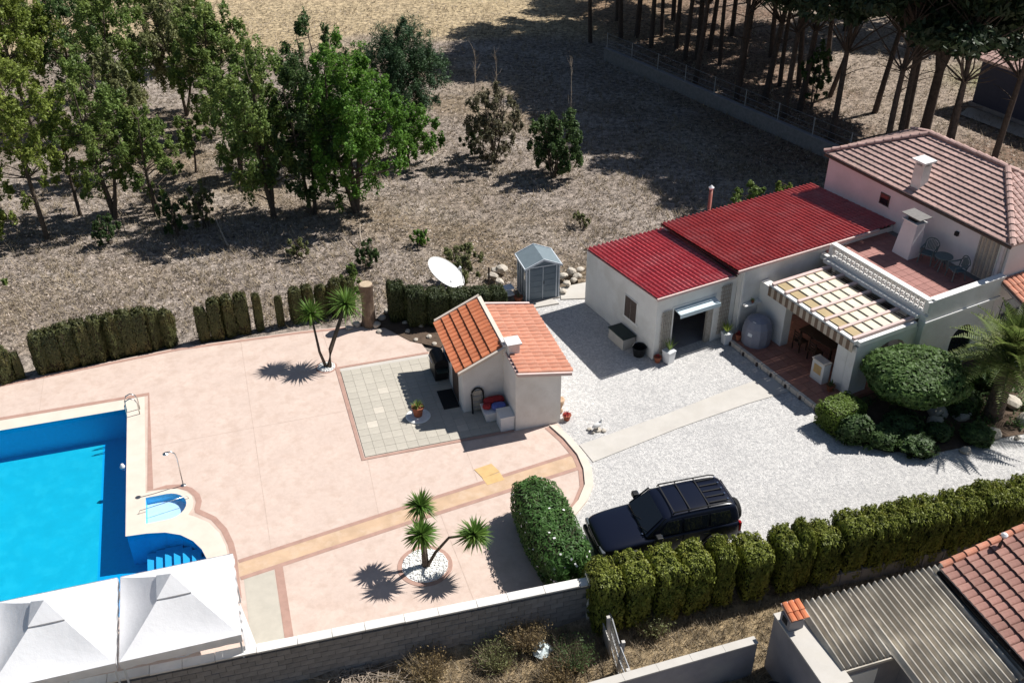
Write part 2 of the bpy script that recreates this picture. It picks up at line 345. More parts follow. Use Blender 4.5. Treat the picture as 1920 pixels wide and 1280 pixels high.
def hstruct(mb, name, m):
    o = mb.build(name, m); o.location = H.o; o.rotation_euler = (0, 0, H.a); return struct(o)
def arc(cx, cy, r, a0, a1, n, ry=None): return [(cx + r * math.cos(R(a0 + (a1 - a0) * i / n)), cy + (ry or r) * math.sin(R(a0 + (a1 - a0) * i / n))) for i in range(n + 1)]
# gravel yard (world coordinates)
gp = [at(940, 600), at(985, 562), at(1060, 548), at(1102, 553), H.w(0, 5.2), H.w(4, 5.0), H.w(12, 2), H.w(26, -2), H.w(26, -11), HEDGE_B + Vector((2, .9, 0)), HEDGE_B + Vector((0, .3, 0)), HEDGE_A + Vector((0, .3, 0)), P.w(5.4, -8.6), P.w(4.2, -5), P.w(6, -3)]
struct(MB().sheet([(p.x, p.y) for p in gp], [], -.012).build('gravel_yard', 'gravel'))
# pool outline in pool frame
BX = -8.24
bay = [(BX, -1.66), (-7.6, -1.72), (-7.0, -1.85), (-6.5, -2.12), (-6.1, -2.55), (-5.85, -3.05), (-5.72, -3.6), (-5.7, -5.2)]
pool_out = [(-30, 5.55), (-30, -5.2)] + bay[::-1] + [(BX, 5.55)]
pool_out = pool_out[::-1]
kid = [(-7.62, -1.28), (-6.95, -1.28)] + arc(-6.95, -.62, .66, -90, 90, 12) + [(-7.62, .04)]
deck = [(-31, 7.6), (-31, -8.9), (-8.5, -8.5), (5.1, -8.95), (5.1, -5.6), (6.1, -5.05), (6.75, -4.5), (7.25, -3.8), (7.5, -3.0), (7.55, -2.2), (7.4, -1.0), (7.3, .2), (7.3, 5), (3.7, 6.0), (3.5, 7.2), (3.2, 8.1), (2.0, 8.4), (1.0, 8.9), (-1.25, 9.15), (-6.2, 9.35), (-13.1, 8.75), (-20, 8.2)]
pstruct(MB().sheet(deck, [pool_out, kid], 0), 'pool_deck', 'deck')
# strips on the deck
def strip(pts, wdt, z0=.0, z1=.006):
    mb = MB(); L_, R_ = [], []
    for i, p in enumerate(pts):
        a = pts[max(i - 1, 0)]; b = pts[min(i + 1, len(pts) - 1)]; d = Vector((b[0] - a[0], b[1] - a[1])).normalized()
        L_.append((p[0] - d.y * wdt / 2, p[1] + d.x * wdt / 2)); R_.append((p[0] + d.y * wdt / 2, p[1] - d.x * wdt / 2))
    for i in range(len(pts) - 1):
        mb.add([(*R_[i], z1), (*R_[i + 1], z1), (*L_[i + 1], z1), (*L_[i], z1)], [(0, 1, 2, 3)])
    return mb
copin = MB()
def slab_ring(inner, outer, z0, z1):
    mb = MB(); n = len(inner)
    for i in range(n - 1):
        a, b, c, d = inner[i], inner[i + 1], outer[i + 1], outer[i]
        mb.hexa([(*a, z0), (*b, z0), (*c, z0), (*d, z0)], [(*a, z1), (*b, z1), (*c, z1), (*d, z1)])
    return mb
# pool coping: west-east top run, the long right run, round the children's pool and the stair bay
cop_poly = [(-30, 5.5), (BX + .04, 5.5), (BX + .04, -1.72)] + [(x - .0, y - .05) for x, y in bay[1:]] + [(-5.2, -5.2), (-5.15, -3.6)] + [(-5.3, -2.9), (-5.55, -2.3), (-5.95, -1.75), (-6.45, -1.45)] + \
    [(-6.9, -1.29), (-6.97, -1.28), (-7.62, -1.28), (-7.62, .04), (-6.95, .04), (-6.7, -.01), (-6.45, -.2), (-6.3, -.5), (-6.3, -.75), (-6.45, -1.05), (-6.62, -1.19)] + \
    [(-6.35, -1.3), (-6.15, -1.0), (-6.08, -.6), (-6.15, -.25), (-6.35, .05), (-6.65, .25), (-6.95, .30), (-7.62, .30), (-7.62, 6.15), (-30, 6.15)]
cop_poly = [(-30, 5.5), (-30, 6.15), (-7.62, 6.15), (-7.62, .30), (-6.95, .30), (-6.6, .22), (-6.3, 0), (-6.1, -.3), (-6.05, -.62), (-6.1, -.95), (-6.25, -1.25), (-6.05, -1.4), (-5.6, -1.85), (-5.3, -2.45), (-5.15, -3.1), (-5.1, -3.7), (-5.1, -5.25),
            (-5.73, -5.25), (-5.75, -3.6), (-5.9, -3.05), (-6.15, -2.58), (-6.53, -2.17), (-7.02, -1.9), (-7.6, -1.77), (BX - .03, -1.71), (BX - .03, 5.5)]
pstruct(MB().sheet(cop_poly, [kid], .035), 'pool_coping', 'coping')
pstruct(strip([(-30, 6.3), (-7.47, 6.3), (-7.47, .45), (-6.95, .45), (-6.5, .36), (-6.15, .08), (-5.93, -.3), (-5.88, -.65), (-5.95, -1.0), (-5.95, -1.12), (-5.45, -1.65), (-5.15, -2.3), (-4.98, -3.05), (-4.93, -3.7), (-4.93, -5.5)], .2), 'coping_border', 'mauve')
pstruct(strip([(-5.0, -4.31), (7.3, -2.38)], .68, z1=.004), 'ochre_path', 'ochre')
pstruct(strip([(-4.8, -3.92), (.6, -3.03), (7.45, -1.98)], .16, z1=.008), 'path_border', 'mauve')
pstruct(strip([(-4.8, -4.68), (.6, -3.80), (7.5, -2.78)], .16, z1=.008), 'path_border', 'mauve')
pstruct(strip([(-3.6, -4.5), (-3.62, -8.5)], .26, z1=.006), 'deck_border', 'mauve')
pstruct(MB().sheet([(-4.7, -8.55), (-3.75, -8.6), (-3.75, -4.62), (-4.7, -4.75)], [], .005), 'tiled_strip', 'paver')
pstruct(strip([(-30, 7.5), (-20, 8.05), (-13.1, 8.6), (-6.2, 9.2), (-1.25, 9.0), (1.0, 8.75)], .16), 'deck_edge', 'mauve')
kerb = [(7.15, -.3), (7.42, -1.2), (7.58, -2.2), (7.52, -3.0), (7.28, -3.8), (6.78, -4.5), (6.15, -5.05), (5.2, -5.5)]
pstruct(strip([(x - .32, y + .02) for x, y in kerb], .16, z1=.012), 'kerb_border', 'mauve')
n_ = len(kerb); kin = [(x - .2, y + .06) for x, y in kerb]; kout = [(x + .08, y - .05) for x, y in kerb]
pstruct(slab_ring(kin, kout, -.02, .07), 'white_kerb', 'coping')
oc = [P.l(at(*q)) for q in ((889, 880), (921, 869), (937, 884), (905, 896))]
pstruct(MB().sheet([(p.x, p.y) for p in oc], [], .013), 'ochre_patch', 'ochre2')
oc = [P.l(at(*q)) for q in ((904, 896), (937, 885), (946, 899), (914, 909))]
pstruct(MB().sheet([(p.x, p.y) for p in oc], [], .009), 'ochre_patch', 'ochre2')
# faint joints in the deck slab
mat('deck_joint', (.50, .385, .32), var=.15, scale=5); M['joint'] = MATS['deck_joint']
for a, b in (((-3.7, 9.0), (-3.75, -3.7)), ((-7.3, 2.9), (-.2, 2.95)), ((.05, -.2), (-.1, -3.05)), ((3.6, -.2), (3.55, -2.4)), ((-.2, 5.95), (-.3, 9.0)), ((-11.5, 6.45), (-11.5, 8.75)), ((1.9, -3.7), (2.0, -8.6))):
    pstruct(strip([a, b], .022, z1=.003), 'deck_joint', 'joint')
# ---- pool basin
basin = MB(); D = -1.32
for i in range(len(pool_out)):
    a = pool_out[i]; b = pool_out[(i + 1) % len(pool_out)]
    basin.add([(*a, D), (*b, D), (*b, .034), (*a, .034)], [(0, 1, 2, 3)])
pw = pstruct(basin, 'pool_wall', 'pooltile_shade')
pstruct(MB().sheet(pool_out, [], D), 'pool_floor_edge_shade', 'pooltile_shade')  # uncovered rim puts the wall's cast shade into the floor colour
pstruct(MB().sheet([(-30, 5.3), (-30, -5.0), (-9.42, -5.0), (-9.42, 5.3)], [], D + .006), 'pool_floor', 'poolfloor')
ks = MB()
for i in range(len(kid)):
    a = kid[i]; b = kid[(i + 1) % len(kid)]; ks.add([(*a, -.30), (*b, -.30), (*b, .034), (*a, .034)], [(0, 1, 2, 3)])
pstruct(ks, 'shallow_pool_wall', 'poolstep'); pstruct(MB().sheet(kid, [], -.26), 'shallow_pool_floor', 'kidfloor')
for k in range(7):
    x0 = -7.75 + k * .30; zt = -.86 + k * .118
    pstruct(MB().box(x0, -5.72 if k == 6 else x0 + .30, -5.19, (-1.78, -1.84, -1.93, -2.08, -2.34, -2.66, -3.2)[k], D + .01, zt), 'pool_step', 'poolstep')
def water_mat():
    m = bpy.data.materials.new('clear_blue_water'); m.use_nodes = True; N, L = m.node_tree.nodes, m.node_tree.links; N.remove(N['Principled BSDF'])
    tr = N.new('ShaderNodeBsdfTransparent'); tr.inputs[0].default_value = (.50, .86, .97, 1)
    gl = N.new('ShaderNodeBsdfGlossy'); gl.inputs['Roughness'].default_value = .06; gl.inputs[0].default_value = (1, 1, 1, 1)
    fr = N.new('ShaderNodeFresnel'); fr.inputs[0].default_value = 1.33
    tc = N.new('ShaderNodeTexCoord'); nz = N.new('ShaderNodeTexNoise'); nz.inputs['Scale'].default_value = 1.8; nz.inputs['Detail'].default_value = 3; L.new(tc.outputs['Object'], nz.inputs['Vector'])
    bu = N.new('ShaderNodeBump'); bu.inputs['Strength'].default_value = .35; bu.inputs['Distance'].default_value = .05; L.new(nz.outputs[0], bu.inputs['Height'])
    L.new(bu.outputs[0], gl.inputs['Normal']); L.new(bu.outputs[0], fr.inputs['Normal'])
    ms = N.new('ShaderNodeMixShader'); L.new(fr.outputs[0], ms.inputs[0]); L.new(tr.outputs[0], ms.inputs[1]); L.new(gl.outputs[0], ms.inputs[2]); L.new(ms.outputs[0], N['Material Output'].inputs[0])
    return m
MW = water_mat()
pstruct(MB().sheet(pool_out, [], -.07), 'pool_water', MW)
MW2 = MW.copy(); MW2.name = 'shallow_clear_water'
for n in MW2.node_tree.nodes:
    if n.type == 'BSDF_TRANSPARENT': n.inputs[0].default_value = (.92, .97, .99, 1)
pstruct(MB().sheet(kid, [], -.09), 'shallow_pool_water', MW2)
# ---- paved terrace by the pool house: each paver a piece
t_ = struct(MB().sheet([(0, 0), (5.6, 0), (5.6, 1.6), (4.1, 1.6), (4.1, 5.8), (0, 5.8)], [], .004).build('paved_terrace', 'slab')); t_.location = P.o; t_.rotation_euler = (0, 0, P.a)
pm = MB().box(-.196, .196, -.196, .196, 0, .02)
pav = [pm.build('paver', 'paver'), None]
src_p = pav[0].data; src_q = src_p.copy(); src_q.materials.clear(); src_q.materials.append(M['paver2'])
COL.objects.unlink(pav[0]); bpy.data.objects.remove(pav[0])
for i in range(14):
    for j in range(15):
        x = .2 + i * .4; y = .2 + j * .4
        if x > 5.5 or y > 5.75: continue
        if x > 4.15 and y > 1.45: continue
        pale = (i, j) in ((2, 6), (1, 4), (5, 3), (9, 1), (3, 9))
        put(src_q if pale else src_p, 'paver', t_, (x, y, .006 + random.uniform(0, .004)), (random.uniform(-.004, .004), random.uniform(-.004, .004), 0))
pstruct(strip([(-.1, 5.9), (-.1, -.1), (5.6, -.1)], .16, z1=.016), 'terrace_border', 'mauve')
pstruct(strip([(-.1, 5.9), (3.7, 5.9)], .12, z1=.014), 'terrace_border', 'mauve')
# ---- slabs in the gravel
pth = [at(*q) for q in ((1086, 834), (1250, 776), (1360, 733), (1432, 708), (1478, 705), (1500, 728), (1400, 757), (1270, 803), (1112, 866))]
struct(MB().sheet([(p.x, p.y) for p in pth], [], .012).build('concrete_path', 'slab'))
pth = [at(*q) for q in ((980, 572), (1036, 562), (1048, 570), (990, 580))]
struct(MB().prism([(p.x, p.y) for p in pth], -.05, .06).build('shed_slab', 'slab'))
pth = [at(*q) for q in ((1050, 540), (1100, 530), (1100, 560), (1052, 562))]
struct(MB().prism([(p.x, p.y) for p in pth], -.05, .04).build('concrete_apron', 'slab'))
# ------------------------------------------------------------------ roofs of barrel tiles
def barrel(lng, wid, hgt, n=5, lift=.022):
    """one clay tile: x runs down the slope, y across; thick half barrel"""
    mb = MB(); vs = []
    for x, k in ((0, .86), (lng, 1.0)):
        for r, hh in ((1, 0), (.86, -.012)):
            for i in range(n + 1):
                t = math.pi * i / n; vs.append((x, -math.cos(t) * wid / 2 * k * r, math.sin(t) * hgt * k + hh + (lift if x else 0)))
    m = n + 1; fs = []
    for i in range(n):
        fs += [(i, 2 * m + i, 2 * m + i + 1, i + 1), (2 * m + i, 3 * m + i, 3 * m + i + 1, 2 * m + i + 1)]
    fs += [(0, m, 3 * m, 2 * m), (n, 2 * m + n, 3 * m + n, m + n)]
    return mb.add(vs, fs)
TILES = {}
def tile_mesh(m, lng, wid, hf=.30, lift=.022):
    k = (m, lng, wid, hf, lift)
    if k not in TILES:
        o = barrel(lng, wid, wid * hf, lift=lift).build('tile', m); TILES[k] = o.data; bpy.data.objects.remove(o)
    return TILES[k]
def tile_slope(parent, o, along, down, wid, lng, m, course=.36, pitch=.25, mask=None, limit=300, keyfn=None, hf=.30, lift=.022):
    """tiles in straight courses on one slope, o = top corner in the parent's space"""
    o, along, down = Vector(o), Vector(along).normalized(), Vector(down).normalized(); nrm = down.cross(along).normalized()
    if nrm.z < 0: nrm = -nrm
    me = tile_mesh(m, course * 1.18, pitch * 1.06, hf, lift); spots = []
    nc = max(1, round(lng / course)); nr = int(wid / pitch)
    for c in range(nc):
        for r in range(nr):
            a = (r + .5) * wid / nr; d = c * lng / nc
            if mask and not mask(a, d + lng / nc / 2): continue
            p = o + along * a + down * d + nrm * (.02 + .0)
            spots.append((p, a, d))
    rot = Matrix((down, nrm.cross(down), nrm)).transposed()
    if keyfn: spots.sort(key=keyfn)
    rest = MB()
    for i, (p, a, d) in enumerate(spots):
        jig = Matrix.Rotation(random.uniform(-.02, .02), 3, 'Z') @ Matrix.Rotation(R(1.5) + random.uniform(-.01, .012), 3, 'Y')
        mm = rot @ jig
        if i < limit:
            q = put(me, 'tile', parent, p, mm.to_euler())
        else:
            rest.add([tuple(p + mm @ v.co) for v in me.vertices], [tuple(f.vertices) for f in me.polygons])
    if rest.v:
        b = rest.build('tile_field', m, parent); stuff(b)
    return spots
def ridge_tiles(parent, a, b, m, rad=.13, step=.36, drop=.02):
    a, b = Vector(a), Vector(b); d = b - a; n = max(1, round(d.length / step)); dn = d.normalized()
    me = tile_mesh(m, step * 1.12, rad * 2)
    nrm = Vector((0, 0, 1)) - dn * dn.z; nrm.normalize(); rot = Matrix((dn, nrm.cross(dn), nrm)).transposed()
    for i in range(n): put(me, 'ridge_tile', parent, a + d * (i / n) + nrm * (drop + random.uniform(0, .008)), rot.to_euler(), (1, 1, 1.25))
def slope_slab(mb, c, th=.08):
    b = [(p[0], p[1], p[2] - th) for p in c]; return mb.hexa(b, c)
# ------------------------------------------------------------------ pool house
ph = thing('pool_house', P.w(5.6, 1.5), P.a, 'small white pool house with orange tiled gable roof on the deck', 'pool house')
def phx(x, y): return x - 5.6, y - 1.5          # pool frame -> thing
def pbox(mb, x0, x1, y0, y1, z0, z1): return mb.box(x0 - 5.6, x1 - 5.6, y0 - 1.5, y1 - 1.5, z0, z1)
wl = MB()
def gable_block(mb, x0, x1, y0, y1, z_l, z_r):
    a = phx(x0, y0); b = phx(x1, y1)
    return mb.hexa([(a[0], a[1], 0), (b[0], a[1], 0), (b[0], b[1], 0), (a[0], b[1], 0)], [(a[0], a[1], z_l), (b[0], a[1], z_r), (b[0], b[1], z_r), (a[0], b[1], z_l)])
gable_block(MB(), 0, 1, 0, 1, 1, 1)
gable_block(wl, 4.08, 5.66, 1.5, 4.72, 2.02, 2.74); wl.build('wall', 'white', ph)
gable_block(MB(), 0, 1, 0, 1, 1, 1); wr = MB(); gable_block(wr, 5.665, 7.42, -.12, 4.5, 2.60, 2.30); wr.build('wall', 'white', ph)
pbox(MB(), 4.06, 4.10, 2.2, 3.1, .02, 1.95).build('door', 'brownwood', ph)
pbox(MB(), 4.05, 4.10, 3.5, 4.2, 1.0, 1.7).build('window', 'glass', ph)
rl = slope_slab(MB(), [(*phx(3.86, 1.25), 2.02), (*phx(5.62, 1.25), 2.84), (*phx(5.62, 4.95), 2.84), (*phx(3.86, 4.95), 2.02)]).build('roof', 'fascia', ph)
tile_slope(rl, (*phx(5.60, 1.30), 2.845), (0, 1, 0), (-1.76, 0, -.82), 3.62, 1.90, 'tile', course=.385, pitch=.245, hf=.2, lift=.06)
rr = slope_slab(MB(), [(*phx(5.66, -.30), 2.69), (*phx(7.72, -.30), 2.34), (*phx(7.72, 4.62), 2.34), (*phx(5.66, 4.62), 2.69)]).build('roof', 'fascia', ph)
tile_slope(rr, (*phx(5.72, -.26), 2.70), (0, 1, 0), (2.06, 0, -.35), 4.84, 2.06, 'tile2', course=.40, pitch=.25)
vg = MB(); pbox(vg, 5.62, 5.78, 1.22, 4.98, 2.72, 2.93); vg.build('ridge_verge', 'coping', ph)
vg = MB(); slope_slab(vg, [(*phx(3.84, 4.95), 2.12), (*phx(5.70, 4.95), 2.99), (*phx(5.70, 5.07), 2.99), (*phx(3.84, 5.07), 2.12)], .12); vg.build('verge', 'coping', ph)
vg = MB(); slope_slab(vg, [(*phx(3.84, 1.15), 2.10), (*phx(5.63, 1.15), 2.93), (*phx(5.63, 1.26), 2.93), (*phx(3.84, 1.26), 2.10)], .12); vg.build('verge', 'coping', ph)
vg = MB(); slope_slab(vg, [(*phx(5.66, 4.62), 2.80), (*phx(7.72, 4.62), 2.45), (*phx(7.72, 4.74), 2.45), (*phx(5.66, 4.74), 2.80)], .12); vg.build('verge', 'fascia', ph)
vg = MB(); slope_slab(vg, [(*phx(5.66, -.38), 2.75), (*phx(7.74, -.38), 2.40), (*phx(7.74, -.29), 2.40), (*phx(5.66, -.29), 2.75)], .12); vg.build('verge', 'fascia', ph)
ch = pbox(MB(), 5.72, 6.15, .95, 1.4, 2.5, 3.12).build('chimney', 'white', ph, bevel=.01)
pbox(MB(), 5.66, 6.22, .89, 1.46, 3.121, 3.18).build('chimney_cap', 'trim', ch)
pbox(MB(), 5.60, 5.715, 1.2, 1.75, 2.5, 3.0).build('flue_block', 'white', ch)
# things round the pool house
bb = thing('white_counter', P.w(5.38, .25), P.a, 'low white serving counter against the pool house front wall', 'counter')
MB().box(-.27, .27, -.3, .3, 0, .62).build('base', 'whiteplastic', bb, bevel=.015); MB().box(-.29, .275, -.32, .32, .622, .66).build('top', 'trim', bb)
tb = thing('cushion_tub', P.w(5.12, .95), P.a, 'white tub heaped with cushions beside the pool house counter', 'tub')
tm = MB(); tm.hexa([(-.36, -.3, 0), (.40, -.3, 0), (.40, .32, 0), (-.36, .32, 0)], [(-.45, -.36, .45), (.48, -.36, .45), (.48, .38, .45), (-.45, .38, .45)]); tm.build('tub', 'whiteplastic', tb, bevel=.02)
def cushion(name, parent, c, sx, sy, sz, m, rz=0):
    mb = MB()
    mb.rev([(.02, -1), (.6, -.95), (.92, -.5), (1, 0), (.92, .5), (.6, .95), (.02, 1)], 14)
    vs = []
    for v in mb.v:
        e = .55; vs.append((math.copysign(abs(v[0]) ** e, v[0]) * sx, math.copysign(abs(v[1]) ** e, v[1]) * sy, v[2] * sz))
    mb.v = vs; o = mb.build(name, m, parent, smooth=True); o.location = c; o.rotation_euler = (random.uniform(-.15, .15), random.uniform(-.15, .15), rz); return o
tag(cushion('cushion', None, P.w(5.2, 1.18, .60), .42, .17, .12, 'redcloth', P.a + .1), 'red cushion lying on the white tub by the pool house', 'cushion')
tag(cushion('cushion', None, P.w(4.85, .95, .56), .16, .13, .10, 'redcloth', P.a - .5), 'small red cushion on the left end of the white tub', 'cushion')
tag(cushion('cushion', None, P.w(5.28, .82, .57), .28, .16, .11, 'bluecloth', P.a - .15), 'blue patterned cushion on the tub beside the counter', 'cushion')
ar = thing('arched_rack', P.w(4.62, 1.33), P.a, 'dark arched metal rack leaning on the pool house front wall', 'rack')
ap = [(-.22, 0, 0), (-.23, .05, .6)] + [(-.23 * math.cos(t), .10, .85 + .27 * math.sin(t)) for t in np.linspace(0, math.pi, 9)] + [(.23, .05, .6), (.22, 0, 0)]
MB().path(ap, .035, 8).build('frame', 'blackplastic', ar, smooth=True)
for z in (.25, .5, .75): MB().path([(-.21, .06, z), (.21, .06, z)], .014, 6).build('bar', 'greymetal', ar)
MB().box(-.16, .16, .10, .125, .08, .98).build('panel', 'paver', ar)
bq = thing('barbecue', P.w(3.78, 4.25), P.a, 'black covered barbecue standing beside the pool house side wall', 'barbecue')
MB().box(-.28, .26, -.5, .5, .05, .72).build('cabinet', 'blackplastic', bq, bevel=.03)
lid = MB(); lid.path([(0, -.48, .72), (0, .48, .72)], .29, 14); lid.build('lid', 'blackplastic', bq, smooth=False)
MB().path([(-.34, -.3, .82), (-.34, .3, .82)], .018, 6).build('handle', 'steel', bq)
MB().box(-.24, .24, -.8, -.51, .60, .64).build('side_shelf', 'greenplastic', bq)
mt = tag(MB().box(-.32, .3, -.62, .6, 0, .03).build('door_mat', 'rubber'), 'dark door mat on the terrace beside the pool house', 'mat'); mt.location = P.w(3.72, 2.5, .03); mt.rotation_euler = (0, 0, P.a)
ring = tag(MB().rev([(.0, 0), (.46, 0), (.48, .03), (.44, .06), (0, .06)], 28).build('planter_base', 'whitestone', smooth=False), 'round white stone base under the terrace pot', 'planter base'); ring.location = P.w(2.35, 1.75, .03)
def pot_plant(name, loc, r, h, lab, cat, leafm, nleaf=60, ll=.45, potm='pot', square=False, spread=1.0, group=None):
    o = thing(name, loc, random.uniform(0, 3), lab, cat, group)
    if square:
        mb = MB(); mb.hexa([(-r * .85, -r * .85, 0), (r * .85, -r * .85, 0), (r * .85, r * .85, 0), (-r * .85, r * .85, 0)], [(-r, -r, h), (r, -r, h), (r, r, h), (-r, r, h)]); mb.build('pot', potm, o, bevel=.01)
        MB().box(-r * 1.06, r * 1.06, -r * 1.06, r * 1.06, h + .001, h + .04).build('rim', potm, o); top = h + .04
    else:
        MB().rev([(r * .66, 0), (r * .95, h * .85), (r * 1.05, h * .86), (r * 1.07, h), (r * .9, h), (r * .88, h * .95), (.0, h * .95)], 18).build('pot', potm, o, smooth=False); top = h * .96
    vs = strap_leaves(nleaf, ll, .035, top, spread); me = bpy.data.meshes.new('leaves'); me.from_pydata(vs[0], [], vs[1]); link('leaves', me, leafm, o); return o
def strap_leaves(n, ll, wd, z0=0.0, spread=1.0, down=.35, rng=random, c=(0, 0, 0), axis=None, low=-.45):
    """sword leaves round a point: bent strips of two quads each"""
    V, F = [], []; ax = Vector(axis).normalized() if axis else Vector((0, 0, 1)); q = Vector((0, 0, 1)).rotation_difference(ax)
    for i in range(n):
        el = math.asin(low + (1 - low) * ((i + .5) / n)) if spread >= 1 else R(90 - 75 * spread * math.sqrt(random.random()))
        az = i * 2.39996 + random.uniform(-.25, .25); L_ = ll * random.uniform(.78, 1.12)
        d = Vector((math.cos(az) * math.cos(el), math.sin(az) * math.cos(el), math.sin(el)))
        side = d.cross(Vector((0, 0, 1)));
        if side.length < .01: side = Vector((1, 0, 0))
        side.normalize()
        mid = d * L_ * .55; tip = d * L_ + Vector((0, 0, -down * L_ * (1 - abs(d.z)) * random.uniform(.3, 1)))
        pts = [d * .03 - side * wd * .35, d * .03 + side * wd * .35, mid + side * wd * .5, mid - side * wd * .5, tip]
        o = len(V)
        for p in pts:
            p = q @ p; V.append((c[0] + p.x, c[1] + p.y, c[2] + z0 + p.z))
        F += [(o, o + 1, o + 2, o + 3), (o + 3, o + 2, o + 4)]
    return V, F
pot_plant('potted_plant', P.w(2.35, 1.75, .09), .23, .42, 'terracotta pot with spiky plant on the white round base of the terrace', 'potted plant', 'midgreen', 46, .36, spread=.9)
pot_plant('potted_plant', P.w(7.72, -.05, 0), .16, .24, 'small terracotta pot at the front right corner of the pool house', 'potted plant', 'redcloth', 30, .22, spread=1)
gs = thing('wall_urn', P.w(7.60, .5), P.a, 'tan stone urn against the right wall of the pool house', 'urn')
MB().rev([(.12, 0), (.16, .05), (.09, .18), (.18, .42), (.21, .6), (.17, .63), (.15, .6), (0, .58)], 16).build('body', 'ochre', gs, smooth=True)
# ------------------------------------------------------------------ block wall and tents
wd = (WALL_R - P.w(-12.6, -8.36)); WA = math.atan2(wd.y, wd.x); WO = P.w(-12.6, -8.36); WLEN = 17.8
bw = thing('block_wall', (WO.x, WO.y, -.6), WA, 'long grey concrete block wall with whitewashed cap along the deck', 'wall')
MB().box(0, WLEN, -.07, .09, 0, 1.74).build('core', 'mortar', bw)
be = MB().box(-.194, .194, -.03, .03, -.094, .094).build('block', 'block'); bme = be.data; bpy.data.objects.remove(be)
spots = []
for r in range(8):
    for k in range(45):
        x = .2 + k * .4 + (.2 if r % 2 else 0); z = .12 + r * .2
        if x > WLEN - .15: continue
        spots.append((x, z))
spots.sort(key=lambda s: -s[1] - .02 * s[0])
rest = MB()
for i, (x, z) in enumerate(spots):
    dy = -.084 + random.uniform(-.006, .006)
    if i < 300: put(bme, 'block', bw, (x, dy, z), (0, 0, random.uniform(-.006, .006)))
    else: rest.box(x - .194, x + .194, dy - .03, dy + .03, z - .094, z + .094)
if rest.v: stuff(rest.build('block_course', 'block', bw))
x = 0
while x < WLEN - .1:
    l = random.uniform(.85, 1.15); l = min(l, WLEN - x)
    c = MB().box(0, l - .012, -.16, .15, 0, .065).build('cap_stone', 'wallcap', bw, bevel=.01); c.location = (x, random.uniform(-.01, .01), 1.742 + random.uniform(0, .006)); x += l
MB().box(WLEN - .05, WLEN + .28, -.18, .24, 0, 1.98).build('end_pier', 'wallcap', bw, bevel=.02)
def tent(cx, cy, lab, sidewall):
    t = thing('pop_up_tent', P.w(cx, cy), P.a, lab, 'tent', 'white tents by the pool')
    s, ze, zp = 1.58, 1.98, 2.95
    for i, (sx, sy) in enumerate(((-1, -1), (1, -1), (1, 1), (-1, 1))):
        MB().box(sx * (s - .06) - .025, sx * (s - .06) + .025, sy * (s - .06) - .025, sy * (s - .06) + .025, 0, ze).build('leg', 'shedt', t)
    # canopy: four sagging gores, each a part of one cloth
    n = 12; mb = MB(); pk = .16
    cor = [(-s, -s), (s, -s), (s, s), (-s, s)]
    for q in range(4):
        a, b = cor[q], cor[(q + 1) % 4]; o = len(mb.v)
        for i in range(n + 1):
            k = i / n; rr = 1 - k * (1 - pk)
            z = ze + (zp - ze) * (k ** 1.12)
            for j in range(n + 1):
                u = j / n; x = (a[0] + (b[0] - a[0]) * u) * rr; y = (a[1] + (b[1] - a[1]) * u) * rr
                mb.v.append((x, y, z - .10 * math.sin(math.pi * u) * math.sin(math.pi * min(1, k * 1.1)) * (1 - k * .3)))
        for i in range(n):
            for j in range(n): p = o + i * (n + 1) + j; mb.f.append((p, p + 1, p + n + 2, p + n + 1))
    cn = mb.build('canopy', 'canvas', t, smooth=True)
    for q in range(4):
        a, b = cor[q], cor[(q + 1) % 4]; v = MB(); k = 24
        for j in range(k + 1):
            u = j / k; off = .012 * math.sin(u * 40)
            nx, ny = (b[1] - a[1]) / (2 * s), -(b[0] - a[0]) / (2 * s)
            x, y = a[0] + (b[0] - a[0]) * u + nx * (.012 + off * .4), a[1] + (b[1] - a[1]) * u + ny * (.012 + off * .4)
            v.v += [(x, y, ze + .01), (x + nx * off, y + ny * off, ze - .27 + .02 * math.cos(u * math.pi * 12))]
        v.f = [(2 * j, 2 * j + 1, 2 * j + 3, 2 * j + 2) for j in range(k)]
        v.build('valance', 'canvas', cn, smooth=True)
    c = MB(); k = .46; zz = zp - .02
    for q in range(4):
        a, b = cor[q], cor[(q + 1) % 4]; f = k / s
        c.add([(a[0] * f, a[1] * f, zz - .10), (b[0] * f, b[1] * f, zz - .10), (0, 0, zp + .27)], [(0, 1, 2)])
        c.add([(a[0] * f, a[1] * f, zz - .10), (b[0] * f, b[1] * f, zz - .10), (b[0] * f * .97, b[1] * f * .97, zz - .18), (a[0] * f * .97, a[1] * f * .97, zz - .18)], [(0, 3, 2, 1)])
    c.build('vent_cap', 'canvas', t)
    for a, b in (((-s + .06, -s + .06), (s - .06, -s + .06)), ((s - .06, -s + .06), (s - .06, s - .06)), ((s - .06, s - .06), (-s + .06, s - .06)), ((-s + .06, s - .06), (-s + .06, -s + .06))):
        m_ = ((a[0] + b[0]) / 2, (a[1] + b[1]) / 2)
        MB().path([(a[0], a[1], ze - .08), (m_[0], m_[1], ze - .4), (b[0], b[1], ze - .08)], .014, 6).build('truss_bar', 'shedt', t)
    if sidewall:
        sw = MB(); k = 30
        for j in range(k + 1):
            u = j / k; x = s + .02 + .04 * math.sin(u * 22); y = -s + .1 + (1.15) * u; sw.v += [(x, y, ze - .05), (x + .05 * math.sin(u * 9) + .18 * u, y, .05)]
        sw.f = [(2 * j, 2 * j + 1, 2 * j + 3, 2 * j + 2) for j in range(k)]; sw.build('side_curtain', 'canvas', t, smooth=True)
    return t
tent(-6.40, -7.18, 'right white pop-up tent with pointed roof at the corner of the pool', True)
tent(-9.66, -7.18, 'left white pop-up tent with pointed roof beside the pool', False)
